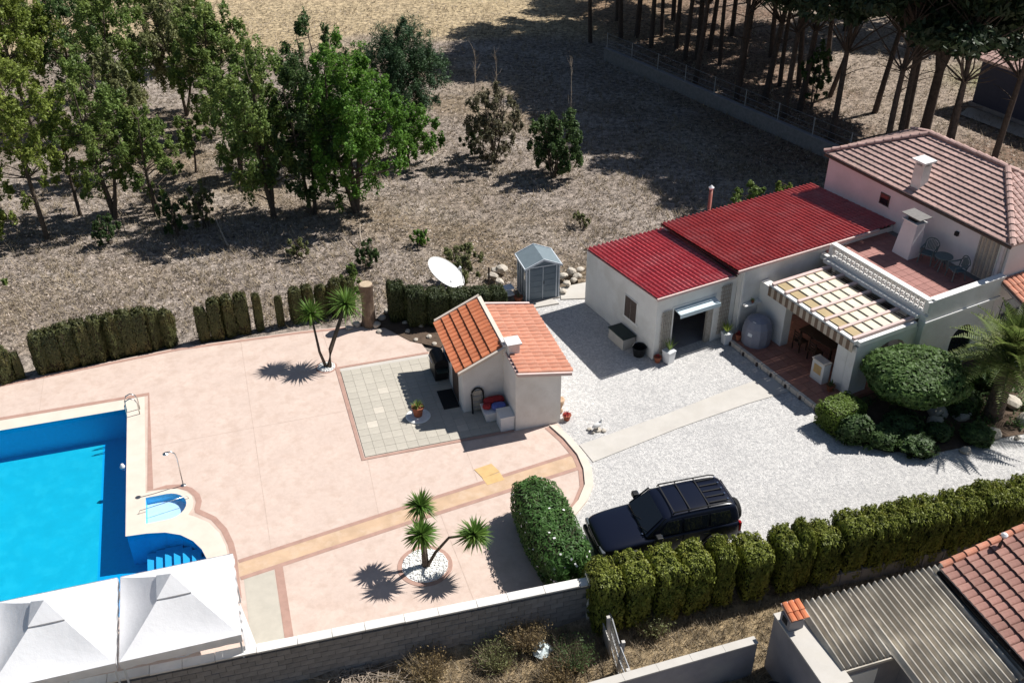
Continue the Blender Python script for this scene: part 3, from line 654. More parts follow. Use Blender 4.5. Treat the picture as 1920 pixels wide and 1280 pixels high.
# ---- pool fittings
ld = thing('pool_ladder', P.w(-8.05, 5.3), P.a, 'steel pool ladder at the far right corner of the pool', 'ladder')
for dy in (-.28, .05):
    MB().path([(.25, dy, .03), (.25, dy, .55), (.18, dy, .72), (.02, dy, .80), (-.14, dy, .72), (-.22, dy, .5), (-.24, dy, -.9)], .022, 8).build('handrail', 'steel', ld, smooth=True)
for z in (-.3, -.6): MB().box(-.30, -.2, -.28, .05, z, z + .03).build('rung', 'steel', ld)
sh = thing('pool_shower', P.w(-6.36, .36), P.a, 'bent steel shower pole beside the small shallow pool', 'shower')
MB().rev([(.09, 0), (.09, .02), (.05, .04), (0, .04)], 14).build('foot', 'steel', sh)
MB().path([(0, 0, 0), (0, 0, 1.25), (-.04, 0, 1.45), (-.15, 0, 1.56), (-.34, 0, 1.57)], .02, 8).build('pole', 'steel', sh, smooth=True)
MB().rev([(.02, 0), (.09, -.05), (.09, -.07), (0, -.07)], 14, (-.34, 0, 1.57)).build('shower_head', 'steel', sh)
rl_ = thing('pool_handrail', P.w(-7.0, -.62), P.a, 'thin steel handrail across the small shallow pool', 'handrail')
MB().path([(-.85, -.1, .04), (-.80, -.1, .16), (.75, .2, .16), (.80, .2, .04)], .012, 8).build('rail', 'steel', rl_, smooth=True)
fl = thing('pool_skimmer_float', P.w(-8.42, 2.1, -.1), 0, 'small white chlorine float on the pool water near the right edge', 'float')
MB().rev([(0, 0), (.09, 0), (.10, .05), (.07, .09), (.05, .16), (0, .17)], 16).build('body', 'whiteplastic', fl, smooth=True)
# ------------------------------------------------------------------ garden shed, dish, stump
sh = thing('garden_shed', P.w(9.6, 9.15), P.a, 'slate blue plastic garden shed with pale trim and gable roof', 'shed')
x0, x1, y0, y1, ze, zr = -.76, .76, -.62, .68, 1.78, 2.10
mb = MB(); mb.add([(x0, y0, .06), (x1, y0, .06), (x1, y1, .06), (x0, y1, .06), (x0, y0, ze), (x1, y0, ze), (x1, y1, ze), (x0, y1, ze), (0, y0, zr - .02), (0, y1, zr - .02)],
                  [(0, 1, 5, 8, 4), (2, 3, 7, 9, 6), (1, 2, 6, 5), (3, 0, 4, 7), (4, 8, 9, 7), (8, 5, 6, 9)]); mb.build('wall', 'shedw', sh)
for s in (-1, 1):
    mb = MB(); xa = s * .86; slope_slab(mb, [(0, y0 - .10, zr + .02), (xa, y0 - .10, ze - .03), (xa, y1 + .10, ze - .03), (0, y1 + .10, zr + .02)][::s], .04); rf = mb.build('roof', 'shedr', sh)
    for yy in (y0 - .13, y1 + .095):
        mb = MB(); slope_slab(mb, [(0, yy, zr + .06), (xa * 1.02, yy, ze + .0), (xa * 1.02, yy + .035, ze + .0), (0, yy + .035, zr + .06)][::s], .10); mb.build('barge_board', 'shedt', rf)
    MB().box(s * .86 - .02, s * .86 + .02, y0 - .1, y1 + .1, ze - .10, ze - .015).build('eave_trim', 'shedt', rf)
for s in (-1, 1):
    d = MB().box(min(s * .012, s * .62), max(s * .012, s * .62), y0 - .025, y0 - .004, .12, 1.68).build('door', 'shedw', sh)
    for k in range(5): MB().box(min(s * .05, s * .58), max(s * .05, s * .58), y0 - .034, y0 - .0255, .22 + k * .29, .46 + k * .29).build('door_panel', 'shedw', d)
    MB().box(s * .64 - .025, s * .64 + .025, y0 - .03, y0 - .002, .1, 1.72).build('door_frame', 'shedt', sh)
MB().box(-.012, .012, y0 - .032, y0 - .002, .1, 1.72).build('door_frame', 'shedt', sh); MB().box(-.66, .66, y0 - .03, y0 - .002, 1.72, 1.77).build('door_frame', 'shedt', sh)
MB().box(.03, .05, y0 - .07, y0 - .035, .85, 1.02).build('handle', 'blackplastic', sh)
for sx in (-1, 1):
    for yy in (y0, y1): MB().box(sx * .765 - .03, sx * .765 + .03, yy - .03, yy + .03, .06, ze - .02).build('corner_post', 'shedt', sh)
for k in range(3): MB().box(x0 - .02, x0 - .003, y0 + .3 + k * .36, y0 + .34 + k * .36, .1, ze - .05).build('rib', 'shedt', sh)
w_ = MB().box(x0 - .028, x0 - .006, y0 + .06, y0 + .27, 1.05, 1.5).build('window', 'shedt', sh); MB().box(x0 - .036, x0 - .0285, y0 + .09, y0 + .24, 1.09, 1.46).build('pane', 'glass', w_)
MB().box(-.82, .82, y0 - .06, y1 + .06, 0, .06).build('base', 'slab', sh)
# satellite dish
DB = P.w(5.45, 9.4)
di = thing('satellite_dish', DB, 0, 'large white satellite dish standing behind the dark clipped hedge', 'satellite dish')
n = Vector((.57, -.05, .82)).normalized(); t1 = Vector((0, 0, 1)).cross(n).normalized(); t2 = n.cross(t1)
mb = MB(); rings = 9; seg = 36; c0 = Vector((-.15, .1, 1.45)); o = 0
for side in (0, 1):
    for i in range(rings + 1):
        r = .95 * i / rings; dep = .20 * (r / .95) ** 2 - (.025 if side else 0)
        for k in range(seg):
            a = 2 * math.pi * k / seg; mb.v.append(tuple(c0 + t1 * r * math.cos(a) + t2 * r * math.sin(a) + n * dep))
    b = side * (rings + 1) * seg
    for i in range(rings):
        for k in range(seg):
            q = (b + i * seg + k, b + (i + 1) * seg + k, b + (i + 1) * seg + (k + 1) % seg, b + i * seg + (k + 1) % seg); mb.f.append(q if not side else q[::-1])
for k in range(seg):
    a = rings * seg + k; b = rings * seg + (k + 1) % seg; e = (rings + 1) * seg; mb.f.append((a, b, b + e, a + e))
mb.build('reflector', 'trim', di, smooth=True)
MB().path([(-.2, .12, 0), (-.2, .12, .9), tuple(c0 - n * .05)], .05, 8).build('mast', 'greymetal', di)
lnb = c0 + n * .80 - t2 * .35
MB().path([tuple(c0 - t2 * .93 + n * .18), tuple(lnb)], .02, 6).build('feed_arm', 'greymetal', di); MB().path([tuple(lnb), tuple(lnb - n * .16)], .05, 10).build('receiver', 'whiteplastic', di)
# cut stump with white rocks round it
st = thing('tree_stump', P.w(1.75, 8.75), .3, 'tall cut tree stump behind the twin yucca at the deck edge', 'stump')
mb = MB(); prof = [(.34, -.1), (.30, .15), (.27, .6), (.26, 1.2), (.28, 1.7), (.31, 2.05)]; mb.rev(prof, 18)
mb.v = [(x * (1 + .10 * math.sin(3 * math.atan2(y, x) + z * 2) + .05 * math.sin(7 * math.atan2(y, x))), y * (1 + .10 * math.sin(3 * math.atan2(y, x) + z * 2)), z) for x, y, z in mb.v]; mb.build('trunk', 'stump', st, smooth=False)
MB().rev([(.27, 2.051), (.27, 2.06), (0, 2.065)], 18).build('cut_face', 'stumptop', st)
def rock(loc, r, lab, grp, m='rock', flat=.65):
    mb = bmesh.new(); bmesh.ops.create_icosphere(mb, subdivisions=2, radius=1); sd_ = random.random() * 50
    k = [Vector((random.gauss(0, 1), random.gauss(0, 1), random.gauss(0, 1))).normalized() for _ in range(9)]; kd = [random.uniform(.55, .95) for _ in k]
    for v in mb.verts:
        c = v.co.normalized(); s = 1.0
        for kk, d in zip(k, kd):
            q = c.dot(kk)
            if q > d: s = min(s, d / q)
        v.co = Vector((c.x * s * r * random.uniform(.98, 1.02), c.y * s * r, c.z * s * r * flat))
    me = bpy.data.meshes.new('rock'); mb.to_mesh(me); mb.free(); o = link('rock', me, m)
    o.location = Vector(loc) + Vector((0, 0, r * flat * .45)); o.rotation_euler = (random.uniform(-.2, .2), random.uniform(-.2, .2), random.uniform(0, 6)); return tag(o, lab, 'rock', grp)
for i, (u, v, r) in enumerate(sorted(((668, 610, .22), (705, 612, .25), (716, 598, .2), (655, 616, .18), (728, 585, .2), (712, 622, .16)))):
    rock(at(u, v), r, '%s pale rock from the left at the foot of the stump' % ORD[i], 'rocks round the stump')
for i, (u, v, r) in enumerate(sorted(((925, 520, .38), (942, 508, .42), (938, 530, .30), (950, 545, .28), (1056, 520, .30), (1070, 512, .35), (1082, 520, .30), (1064, 534, .28), (1056, 548, .22), (1088, 508, .26), (1076, 527, .22), (930, 508, .3)))):
    rock(at(u, v, .1), r * .82, '%s limestone rock from the left beside the slate blue shed' % ORD[i], 'rocks by the shed')
for i, (u, v, r) in enumerate(sorted(((765, 622, .14), (790, 612, .16), (805, 632, .15), (780, 638, .12), (760, 605, .15), (815, 645, .13)))):
    rock(at(u, v), r, '%s grey rock from the left in the bed behind the pool house' % ORD[i], 'rocks behind the pool house')
bd = [at(*q) for q in ((700, 605), (735, 570), (800, 575), (830, 590), (840, 640), (826, 652), (770, 640), (735, 622))]
struct(MB().sheet([(p.x, p.y) for p in bd], [], .02).build('planting_bed', 'soil'))
tag(MB().path([(0, 0, 0), (0, 0, 1.1)], .045, 6).build('fence_post', 'brownwood'), 'thin brown wooden post left of the slate blue shed', 'post').location = at(917, 540)
pot_plant('potted_plant', at(972, 566), .2, .3, 'brown pot standing at the left side of the shed', 'potted plant', 'olive', 20, .2)
wh = thing('garden_trolley', at(950, 562), .4, 'pale metal garden trolley left of the slate blue shed', 'trolley')
MB().box(-.3, .3, -.22, .22, .3, .34).build('shelf', 'whiteplastic', wh); MB().box(-.3, .3, -.22, .22, .62, .66).build('shelf', 'whiteplastic', wh)
for a in (-.28, .28):
    for b in (-.2, .2): MB().path([(a, b, 0), (a, b, .75)], .015, 6).build('leg', 'steel', wh)
# ------------------------------------------------------------------ the house
hs = thing('villa', H.w(0, 0), H.a, 'white villa with red sheet roofs, upper tiled storey, terrace and pergola', 'house')
def B(x0, x1, y0, y1, z0, z1, name, m, parent=hs, bevel=0): return MB().box(x0, x1, y0, y1, z0, z1).build(name, m, parent, bevel=bevel)
# low wing with the garage
FY = -.12
lw = MB()
lw.hexa([(-.22, 0, 0), (.0, 0, 0), (-.02, 4.72, 0), (-.30, 4.72, 0)], [(-.22, 0, 2.95), (.0, 0, 2.95), (-.02, 4.72, 2.70), (-.30, 4.72, 2.70)])   # left side wall
lw.hexa([(-.30, 4.72, 0), (3.6, 4.72, 0), (3.6, 4.94, 0), (-.30, 4.94, 0)], [(-.30, 4.72, 2.70), (3.6, 4.72, 2.70), (3.6, 4.94, 2.68), (-.30, 4.94, 2.68)])
lw.box(-.22, .60, -.22, -.001, 0, 2.96); lw.box(.60, 2.72, -.22, -.001, 2.22, 2.96); lw.box(2.72, 3.80, -.22, -.001, 0, 2.96)
lw.build('garage_wall', 'white', hs)
B(.2, 3.75, 4.0, 4.2, 0, 2.5, 'garage_back_wall', 'render'); B(.0, 3.8, .0, 4.7, -.01, .015, 'garage_floor', 'render')
def sheet_roof(name, m, x0, x1, y0, y1, z0, z1, pitch, course):
    """pressed metal tile sheet: waves across x, steps down the slope along y (y0 front, z0)"""
    nx = int((x1 - x0) / pitch) * 6; ny = int((y1 - y0) / course)
    xs = np.linspace(x0, x1, nx + 1); V = []; F = []
    rows = []
    for j in range(ny):
        ya = y0 + (y1 - y0) * j / ny; yb = y0 + (y1 - y0) * (j + 1) / ny
        rows += [(ya, .02), (yb - .001, .0)]
    for y, up in rows:
        zb = z0 + (z1 - z0) * (y - y0) / (y1 - y0)
        for x in xs: V.append((x, y, zb + up + .05 * math.cos((x - x0) / pitch * 2 * math.pi)))
    W = nx + 1
    for r in range(len(rows) - 1):
        for i in range(nx): a = r * W + i; F.append((a, a + 1, a + W + 1, a + W))
    o = MB().add(V, F).build(name, m, hs, smooth=False); return o
r1 = sheet_roof('garage_roof', 'redsheet', -.36, 3.86, -.34, 4.98, 3.04, 2.78, .22, .36)
slope_slab(MB(), [(-.32, -.30, 2.96), (3.5, -.30, 2.96), (3.5, 4.92, 2.70), (-.32, 4.92, 2.70)], .03).build('roof_board', 'fascia', r1)
B(-.38, 3.50, -.43, -.352, 2.95, 3.06, 'gutter', 'fascia', r1)
hw = MB(); hw.box(3.802, 12.24, -.46, -.24, 0, 3.26); hw.box(3.80, 4.02, -.24, 4.5, 2.4, 2.98); hw.hexa([(3.6, 4.5, 0), (12, 4.5, 0), (12, 4.7, 0), (3.6, 4.7, 0)], [(3.6, 4.5, 3.0), (12, 4.5, 3.0), (12, 4.7, 2.98), (3.6, 4.7, 2.98)])
hw.build('wing_wall', 'white', hs)
r2 = sheet_roof('wing_roof', 'redsheet2', 3.45, 12.24, -.56, 4.85, 3.38, 3.12, .225, .36)
slope_slab(MB(), [(3.50, -.52, 3.30), (11.98, -.52, 3.30), (11.98, 4.8, 3.04), (3.50, 4.8, 3.04)], .03).build('roof_board', 'brownwood', r2)
B(3.44, 11.2, -.65, -.572, 3.29, 3.40, 'gutter', 'fascia', r2)
B(3.44, 3.52, -.50, 4.8, 3.07, 3.12, 'verge_trim', 'brownwood', r2)
# garage door, trellises, window
gd = MB(); gd.hexa([(.66, -.62, 2.10), (2.68, -.62, 2.10), (2.68, .5, 2.28), (.66, .5, 2.28)], [(.66, -.62, 2.15), (2.68, -.62, 2.15), (2.68, .5, 2.33), (.66, .5, 2.33)]); gdo = gd.build('garage_door', 'palesheet', hs)
B(.66, 2.68, -.66, -.62, 1.98, 2.16, 'door_edge', 'palesheet', gdo)
B(.56, .62, -.25, -.221, 0, 2.26, 'door_frame', 'trim'); B(2.70, 2.76, -.25, -.221, 0, 2.26, 'door_frame', 'trim'); B(.56, 2.76, -.25, -.222, 2.261, 2.32, 'door_frame', 'trim')
B(2.45, 2.69, -.20, -.06, 0, 2.2, 'door_curtain', 'greywood')
def trellis(x0, x1, z0, z1, y, nv, nh):
    t = B(x0 - .01, x1 + .01, y + .030, y + .045, z0, z0 + .03, 'trellis_rail', 'greywood')
    for i in range(nv): x = x0 + (x1 - x0) * (i + .5) / nv; B(x - .022, x + .022, y, y + .028, z0, z1, 'trellis_slat', 'greywood', t)
    for i in range(nh): z = z0 + (z1 - z0) * (i + .5) / nh; B(x0, x1, y + .029, y + .046, z - .018, z + .018, 'trellis_rail', 'greywood', t)
trellis(.02, .52, .25, 2.25, -.30, 6, 5); trellis(2.98, 3.52, .3, 2.65, -.30, 6, 12)
B(-.262, -.225, .95, 2.05, .92, 1.02, 'window_sill', 'trim')
wi = B(-.275, -.235, 1.03, 1.97, 1.02, 2.06, 'window', 'trim')
for k in range(2): B(-.292, -.276, 1.09 + k * .42, 1.48 + k * .42, 1.06, 2.02, 'shutter', 'brownwood', wi)
B(4.0, 5.0, -.72, -.462, 1.55, 1.61, 'wall_shelf', 'trim'); B(3.86, 3.94, -.53, -.462, 0, 3.2, 'downpipe', 'trim')
# upper storey
UX, UY0, UY1 = 12.25, -6.15, 3.95; UX1 = 17.5
up = MB(); up.box(UX, UX1, UY0, UY1, 0, 4.95); up.build('upper_wall', 'lilac', hs)
ez, rz_ = 5.02, 6.52; ex0, ex1, ey0, ey1 = UX - .14, UX1 + .2, UY0 - .12, UY1 + .16; rx = (ex0 + ex1) / 2; ry0, ry1 = -3.25, .85
mb = MB().add([(ex0, ey0, ez), (ex1, ey0, ez), (ex1, ey1, ez), (ex0, ey1, ez), (rx, ry0, rz_), (rx, ry1, rz_), (ex0, ey0, ez - .09), (ex1, ey0, ez - .09), (ex1, ey1, ez - .09), (ex0, ey1, ez - .09)],
              [(0, 4, 5, 3), (0, 1, 4), (1, 2, 5, 4), (2, 3, 5), (0, 3, 9, 6), (1, 0, 6, 7), (2, 1, 7, 8), (3, 2, 8, 9), (9, 8, 7, 6)]); ur = mb.build('upper_roof', 'fascia', hs)
SL = math.hypot(rx - ex0, rz_ - ez)
def msk(a, d):          # left slope: trapezoid
    k = d / SL; y = ey0 + a; return ry0 + (ey0 - ry0) * k + .05 < y < ry1 + (ey1 - ry1) * k - .05
tile_slope(ur, (rx, ey0, rz_ + .01), (0, 1, 0), (ex0 - rx, 0, ez - rz_), ey1 - ey0, SL, 'tilep', course=.25, pitch=.27, mask=msk, keyfn=lambda s: s[1], limit=300, hf=.08, lift=.062)
SL2 = math.hypot(ey0 - ry0, rz_ - ez)
def msk2(a, d):
    k = d / SL2; x = ex0 + a; return rx + (ex0 - rx) * k + .05 < x < rx + (ex1 - rx) * k - .05
tile_slope(ur, (ex0, ry0, rz_ + .01), (1, 0, 0), (0, ey0 - ry0, ez - rz_), ex1 - ex0, SL2, 'tilep', course=.25, pitch=.27, mask=msk2, keyfn=lambda s: s[1], limit=110)
def msk3(a, d):
    k = d / SL2; x = ex0 + a; return rx + (ex0 - rx) * k + .05 < x < rx + (ex1 - rx) * k - .05
SL3 = math.hypot(ey1 - ry1, rz_ - ez)
tile_slope(ur, (ex0, ry1, rz_ + .01), (1, 0, 0), (0, ey1 - ry1, ez - rz_), ex1 - ex0, SL3, 'tilep', course=.36, pitch=.27, mask=lambda a, d: rx + (ex0 - rx) * d / SL3 + .05 < ex0 + a < rx + (ex1 - rx) * d / SL3 - .05, limit=0)
for a, b in (((rx, ry0, rz_), (rx, ry1, rz_)), ((ex0, ey0, ez), (rx, ry0, rz_)), ((ex0, ey1, ez), (rx, ry1, rz_)), ((ex1, ey0, ez), (rx, ry0, rz_)), ((ex1, ey1, ez), (rx, ry1, rz_))):
    ridge_tiles(ur, b if a[2] < b[2] else a, a if a[2] < b[2] else b, 'tilep', .15, .38, .05)
B(ex0 - .07, ex0 - .005, ey0, ey1, ez - .15, ez - .05, 'gutter', 'brownwood', ur)
cx, cy = 12.62, -.95
c = B(cx - .24, cx + .24, cy - .24, cy + .24, 5.1, 6.25, 'roof_chimney', 'white', hs)
for a in (-1, 1):
    for b in (-1, 1): B(cx + a * .19 - .045, cx + a * .19 + .045, cy + b * .19 - .045, cy + b * .19 + .045, 6.251, 6.42, 'cap_post', 'white', c)
MB().box(cx - .36, cx + .36, cy - .36, cy + .36, 6.421, 6.50).build('chimney_cap', 'trim', c)
wn = B(UX - .03, UX - .003, .05, .6, 3.92, 4.45, 'window', 'brownwood'); B(UX - .04, UX - .031, .10, .55, 3.97, 4.40, 'pane', 'glass', wn)
for k, (a, b) in enumerate(((-.02, .67),)): B(UX - .05, UX - .004, a, b, 3.86, 3.915, 'window_sill', 'white')
# terrace block
TX0, TY0, TY1, TZ = 8.05, -6.30, -.47, 3.0
tb_ = MB(); tb_.box(TX0 + .02, UX - .002, TY0 + .20, TY0 + .201, 2.2, 2.3)
ts = B(TX0, UX - .003, TY0, TY1, 2.72, TZ - .02, 'terrace_slab', 'white')
fl_ = B(TX0 + .2, UX - .004, TY0 + .2, TY1, TZ - .019, TZ - .012, 'terrace_floor', 'mortar')
ft = MB().box(-.192, .192, -.192, .192, 0, .018).build('floor_tile', 'patio2'); fme = ft.data; bpy.data.objects.remove(ft)
for i in range(9):
    for j in range(14):
        x = TX0 + .45 + i * .4; y = TY0 + .45 + j * .4
        if x < UX - .2 and y < TY1 - .15: put(fme, 'floor_tile', fl_, (x, y, TZ - .011 + random.uniform(0, .002)))
# arcade walls below the terrace and pergola
def arch_wall(name, x0, x1, y0, y1, z1, ax0, ax1, spring, m, parent=hs):
    """wall along x with one arched opening"""
    r = (ax1 - ax0) / 2; cx = (ax0 + ax1) / 2; top = arc(cx, spring, r, 180, 0, 12, ry=min(r, z1 - spring - .22))
    out = [(x0, 0), (ax0, 0)] + top + [(ax1, 0), (x1, 0), (x1, z1), (x0, z1)]
    mb = MB().prism(out, 0, y1 - y0)
    mb.v = [(x, y1 - z, y) for x, y, z in mb.v]
    return mb.build(name, m, parent)
arch_wall('arcade_wall', 4.82, 8.02, -6.08, -5.70, 2.43, 5.75, 7.55, 1.5, 'white')
arch_wall('arcade_wall', 8.03, 12.0, TY0, TY0 + .3, 2.715, 9.9, 11.2, 1.2, 'white')
B(8.05, 8.35, -5.4, -4.9, .1, 2.7, 'pillar', 'white'); B(4.82, 5.15, -5.69, -5.15, .1, 2.43, 'pillar', 'white')
B(4.85, 5.25, -2.15, -.47, 0, 2.49, 'pillar', 'white'); B(8.1, 12, -1.4, -1.2, 0, 2.7, 'inner_wall', 'white'); B(9.75, 11.35, TY0 + .05, TY0 + .09, .55, 2.2, 'arch_window', 'glass')
bn = B(4.45, 4.81, -5.05, -4.4, .18, 1.1, 'hearth_block', 'white'); B(4.42, 4.81, -5.08, -4.37, 1.101, 1.15, 'hearth_top', 'coping', bn); B(4.444, 4.452, -4.92, -4.52, .55, .95, 'niche', 'ochre2', bn)
# balustrade of pierced blocks
def balustrade(p0, p1, pier_ends=True):
    d = Vector((p1[0] - p0[0], p1[1] - p0[1], 0)); L_ = d.length; a = math.atan2(d.y, d.x)
    g = MB().box(0, L_, -.09, .09, TZ - .02, TZ + .10).build('balustrade', 'trim', hs); g.location = (p0[0], p0[1], 0); g.rotation_euler = (0, 0, a)
    MB().box(-.02, L_ + .02, -.13, .13, TZ + .58, TZ + .66).build('handrail', 'trim', g)
    MB().box(-.1, .1, -.11, .11, TZ + .101, TZ + .579).build('pier', 'trim', g); MB().box(L_ - .1, L_ + .1, -.11, .11, TZ + .101, TZ + .579).build('pier', 'trim', g)
    n = int((L_ - .3) / .24)
    for i in range(n):
        x = .15 + (L_ - .3) * (i + .5) / n; put(BAL, 'pierced_block', g, (x, 0, TZ + .34))
bl = MB(); ring_ = 10
for s in (-1, 1): bl.box(s * .11 - .012, s * .11 + .012, -.05, .05, -.238, .238)
bl.box(-.098, .098, -.05, .05, .215, .238); bl.box(-.098, .098, -.05, .05, -.238, -.215); bl.box(-.098, .098, -.05, .05, -.012, .012)
for zc in (-.113, .113):
    for k in range(4):
        a = R(45 + 90 * k); mb2 = MB().box(-.075, .075, -.045, .045, -.013, .013); q = Matrix.Rotation(a, 3, 'Y')
        mb2.v = [tuple(q @ Vector(v) + Vector((math.cos(a + math.pi / 2) * 0.0 + .045 * math.cos(a * 1) * 0, 0, zc))) for v in mb2.v]
        if k < 2: bl.add(mb2.v, mb2.f)
o = bl.build('pierced_block', 'trim'); BAL = o.data; bpy.data.objects.remove(o)
balustrade((TX0 + .12, TY1 - .5), (TX0 + .12, TY0 + .12)); 
B(TX0 + .1, UX - .005, TY0, TY0 + .2, TZ - .02, TZ + .58, 'parapet', 'white'); B(TX0 + .26, UX - .005, TY0 - .04, TY0 + .24, TZ + .581, TZ + .66, 'parapet_cap', 'trim')
B(TX0 - .03, UX - .02, TY0 - .06, TY0 - .002, 2.62, 2.74, 'cornice', 'trim')
fu = MB(); fu.hexa([(10.75, -2.75, TZ), (11.45, -2.75, TZ), (11.45, -1.85, TZ), (10.75, -1.85, TZ)], [(10.95, -2.65, 4.55), (11.45, -2.65, 4.55), (11.45, -1.95, 4.55), (10.95, -1.95, 4.55)]); f_ = fu.build('flue', 'lilac', hs, bevel=.02)
B(10.9, 11.48, -2.72, -1.88, 4.551, 4.60, 'flue_cap', 'trim', f_); B(11.0, 11.36, -2.5, -2.1, 4.601, 4.80, 'flue_top', 'dark', f_)
MB().box(10.88, 11.6, -2.8, -1.8, 4.801, 4.84).build('flue_lid', 'mortar', f_)
dr = B(UX - .04, UX - .004, -5.75, -4.75, TZ, 4.95, 'terrace_door', 'trim')
for k in range(9): B(UX - .075 + .01 * (k % 2), UX - .042, -5.7 + k * .105, -5.62 + k * .105, TZ + .03, 4.85, 'curtain_strip', 'stripea' if k % 2 else 'greywood', dr)
B(UX - .12, UX - .004, -3.75, -3.6, 4.25, 4.42, 'wall_lamp', 'blackplastic'); B(UX - .09, UX - .006, -6.05, -5.95, 2.9, 4.9, 'downpipe', 'greymetal')
# porch at the right end
pr = slope_slab(MB(), [(12.1, -7.9, 2.75), (17.5, -7.9, 2.75), (17.5, -6.16, 3.4), (12.1, -6.16, 3.4)], .1).build('porch_roof', 'fascia', hs)
tile_slope(pr, (12.1, -6.2, 3.41), (1, 0, 0), (0, -1.74, -.65), 5.4, 1.86, 'tile2', course=.37, pitch=.26, limit=90)
B(12.2, 12.5, -7.8, -7.5, 0, 2.7, 'porch_pillar', 'white'); B(17.1, 17.4, -7.8, -7.5, 0, 2.7, 'porch_pillar', 'white'); B(12.8, 14, UY0 - .03, UY0 - .003, .3, 2.2, 'porch_window', 'glass')
# pergola
PX0, PX1, PY0, PY1, PZ = 4.70, 8.02, -6.0, -1.15, 2.66
B(PX0, PX0 + .18, PY0, PY1, PZ - .12, PZ + .06, 'pergola_beam', 'trim'); B(PX1 - .16, PX1 + .02, PY0, PY1 + .3, PZ + .10, PZ + .26, 'pergola_beam', 'trim'); B(PX0 + .18, PX1 - .16, PY0 - .12, PY0 + .08, PZ - .18, PZ + .02, 'pergola_beam', 'trim')
B(PX0 + .18, PX1 - .16, PY1 - .15, PY1 + .05, PZ - .10, PZ + .06, 'pergola_beam', 'fascia')
nr = 7
for i in range(nr):
    y = PY0 + .12 + (PY1 - PY0 - .3) * i / (nr - 1); B(PX0 + .02, PX1 - .03, y - .07, y + .07, PZ + .061, PZ + .165, 'rafter', 'fascia')
pitch_y = (PY1 - PY0 - .3) / (nr - 1)
for i in range(nr - 1):
    ya = PY0 + .12 + pitch_y * i + .075; yb = ya + pitch_y - .15
    for k in range(6):
        xa = PX0 + .20 + k * .50; xb = xa + .46
        if k == 5: 
            for q in range(4): B(xa + .02 + q * .11, xa + .06 + q * .11, ya, yb, PZ - .02, PZ + .0, 'lattice_slat', 'netting')
            continue
        B(xa, xb, ya, yb, PZ + .085 + random.uniform(0, .006), PZ + .098 + random.uniform(0, .004), 'roof_pane', 'polyochre' if k == 0 else 'polycarb')
    for k in range(1, 6):
        xa = PX0 + .18 + k * .50; B(xa - .028, xa + .0, ya, yb, PZ + .062, PZ + .15, 'cross_batten', 'greywood')
for i in range(28):
    y = PY0 + .02 + i * (PY1 - PY0 - .04) / 28
    B(PX0 - .03, PX0 - .005, y, y + (PY1 - PY0) / 28 - .004, PZ - .44, PZ - .02, 'awning_stripe', 'stripeb' if i % 2 else 'stripea')
# patio floor
pf = B(3.44, 8.05, -6.25, -.47, 0, .18, 'patio_floor', 'patio')
ft = MB().box(-.193, .193, -.193, .193, 0, .016).build('patio_tile', 'patio'); fme2 = ft.data; bpy.data.objects.remove(ft)
for i in range(12):
    for j in range(15):
        x = 3.66 + i * .4; y = -6.03 + j * .4
        if x < 8 and y < -.6: put(fme2, 'patio_tile', pf, (x, y, .182 + random.uniform(0, .002)))
for j in range(13):
    y = -6.25 + j * .43; B(3.29, 3.435, y, y + .40, 0, .205, 'edge_stone', 'coping', pf)
    if j % 2 == 0: B(3.23, 3.285, y + .16, y + .24, 0, .16, 'edge_peg', 'brownwood', pf)
# ---- things about the house
ig = thing('covered_hot_tub', H.w(4.2, -1.38, .19), H.a, 'rounded grey blue covered tub beside the pergola patio', 'covered tub')
mb = MB().rev([(.60, .0), (.64, .5), (.60, .85), (.46, 1.12), (.22, 1.25), (.02, 1.28)], 12); mb.build('cover', 'tarp', ig, smooth=False)
MB().add([(-.615, -.12, .55), (-.56, -.32, .55), (-.33, -.23, 1.14), (-.37, -.09, 1.14)], [(0, 1, 2, 3)]).build('clear_panel', 'whiteplastic', ig).location = (-.02, -.01, .02)
pot_plant('potted_plant', H.w(.28, -.62), .20, .52, 'tall green plant in white square planter left of the garage door', 'potted plant', 'midgreen', 26, .62, 'whiteplastic', True, .55)
pot_plant('potted_plant', H.w(3.22, -.66), .18, .5, 'yellow green plant in white square planter right of the garage door', 'potted plant', 'yellowgreen', 34, .55, 'whiteplastic', True, .6)
pot_plant('potted_plant', H.w(-.12, -.42), .16, .26, 'low terracotta pot at the front corner of the garage wing', 'potted plant', 'redcloth', 14, .16, spread=1)
pot_plant('potted_plant', H.w(3.62, -.95, .2), .14, .3, 'small red potted plant left of the covered tub', 'potted plant', 'redcloth', 26, .2)
pot_plant('potted_plant', H.w(4.5, -5.5, .2), .17, .26, 'dark leafy pot at the foot of the pergola pillar', 'potted plant', 'darkgreen', 34, .3)
pot_plant('potted_plant', H.w(4.45, -.60, 1.61), .07, .12, 'tiny plant on the white wall shelf above the tub', 'potted plant', 'midgreen', 16, .14)
pot_plant('potted_plant', H.w(8.75, -1.1, 3.0), .18, .26, 'terracotta pot in the back corner of the upper terrace', 'potted plant', 'olive', 14, .2)
bx = thing('storage_chest', H.w(-.62, 1.5), H.a, 'dark green storage chest under the shuttered garage window', 'chest')
MB().box(-.3, .3, -.55, .55, 0, .5).build('body', 'slab', bx); MB().box(-.33, .33, -.58, .58, .501, .57).build('lid', 'greenplastic', bx, bevel=.02)
bn_ = thing('dark_bucket', H.w(-.52, .35), 0, 'black round bucket beside the storage chest', 'bucket')
MB().rev([(.22, 0), (.30, .42), (.32, .44), (.30, .45), (.27, .43), (.2, .08), (0, .08)], 18).build('body', 'blackplastic', bn_); MB().path([(-.3, 0, .44), (-.2, 0, .62), (0, 0, .68), (.2, 0, .62), (.3, 0, .44)], .012, 6).build('handle', 'greymetal', bn_)
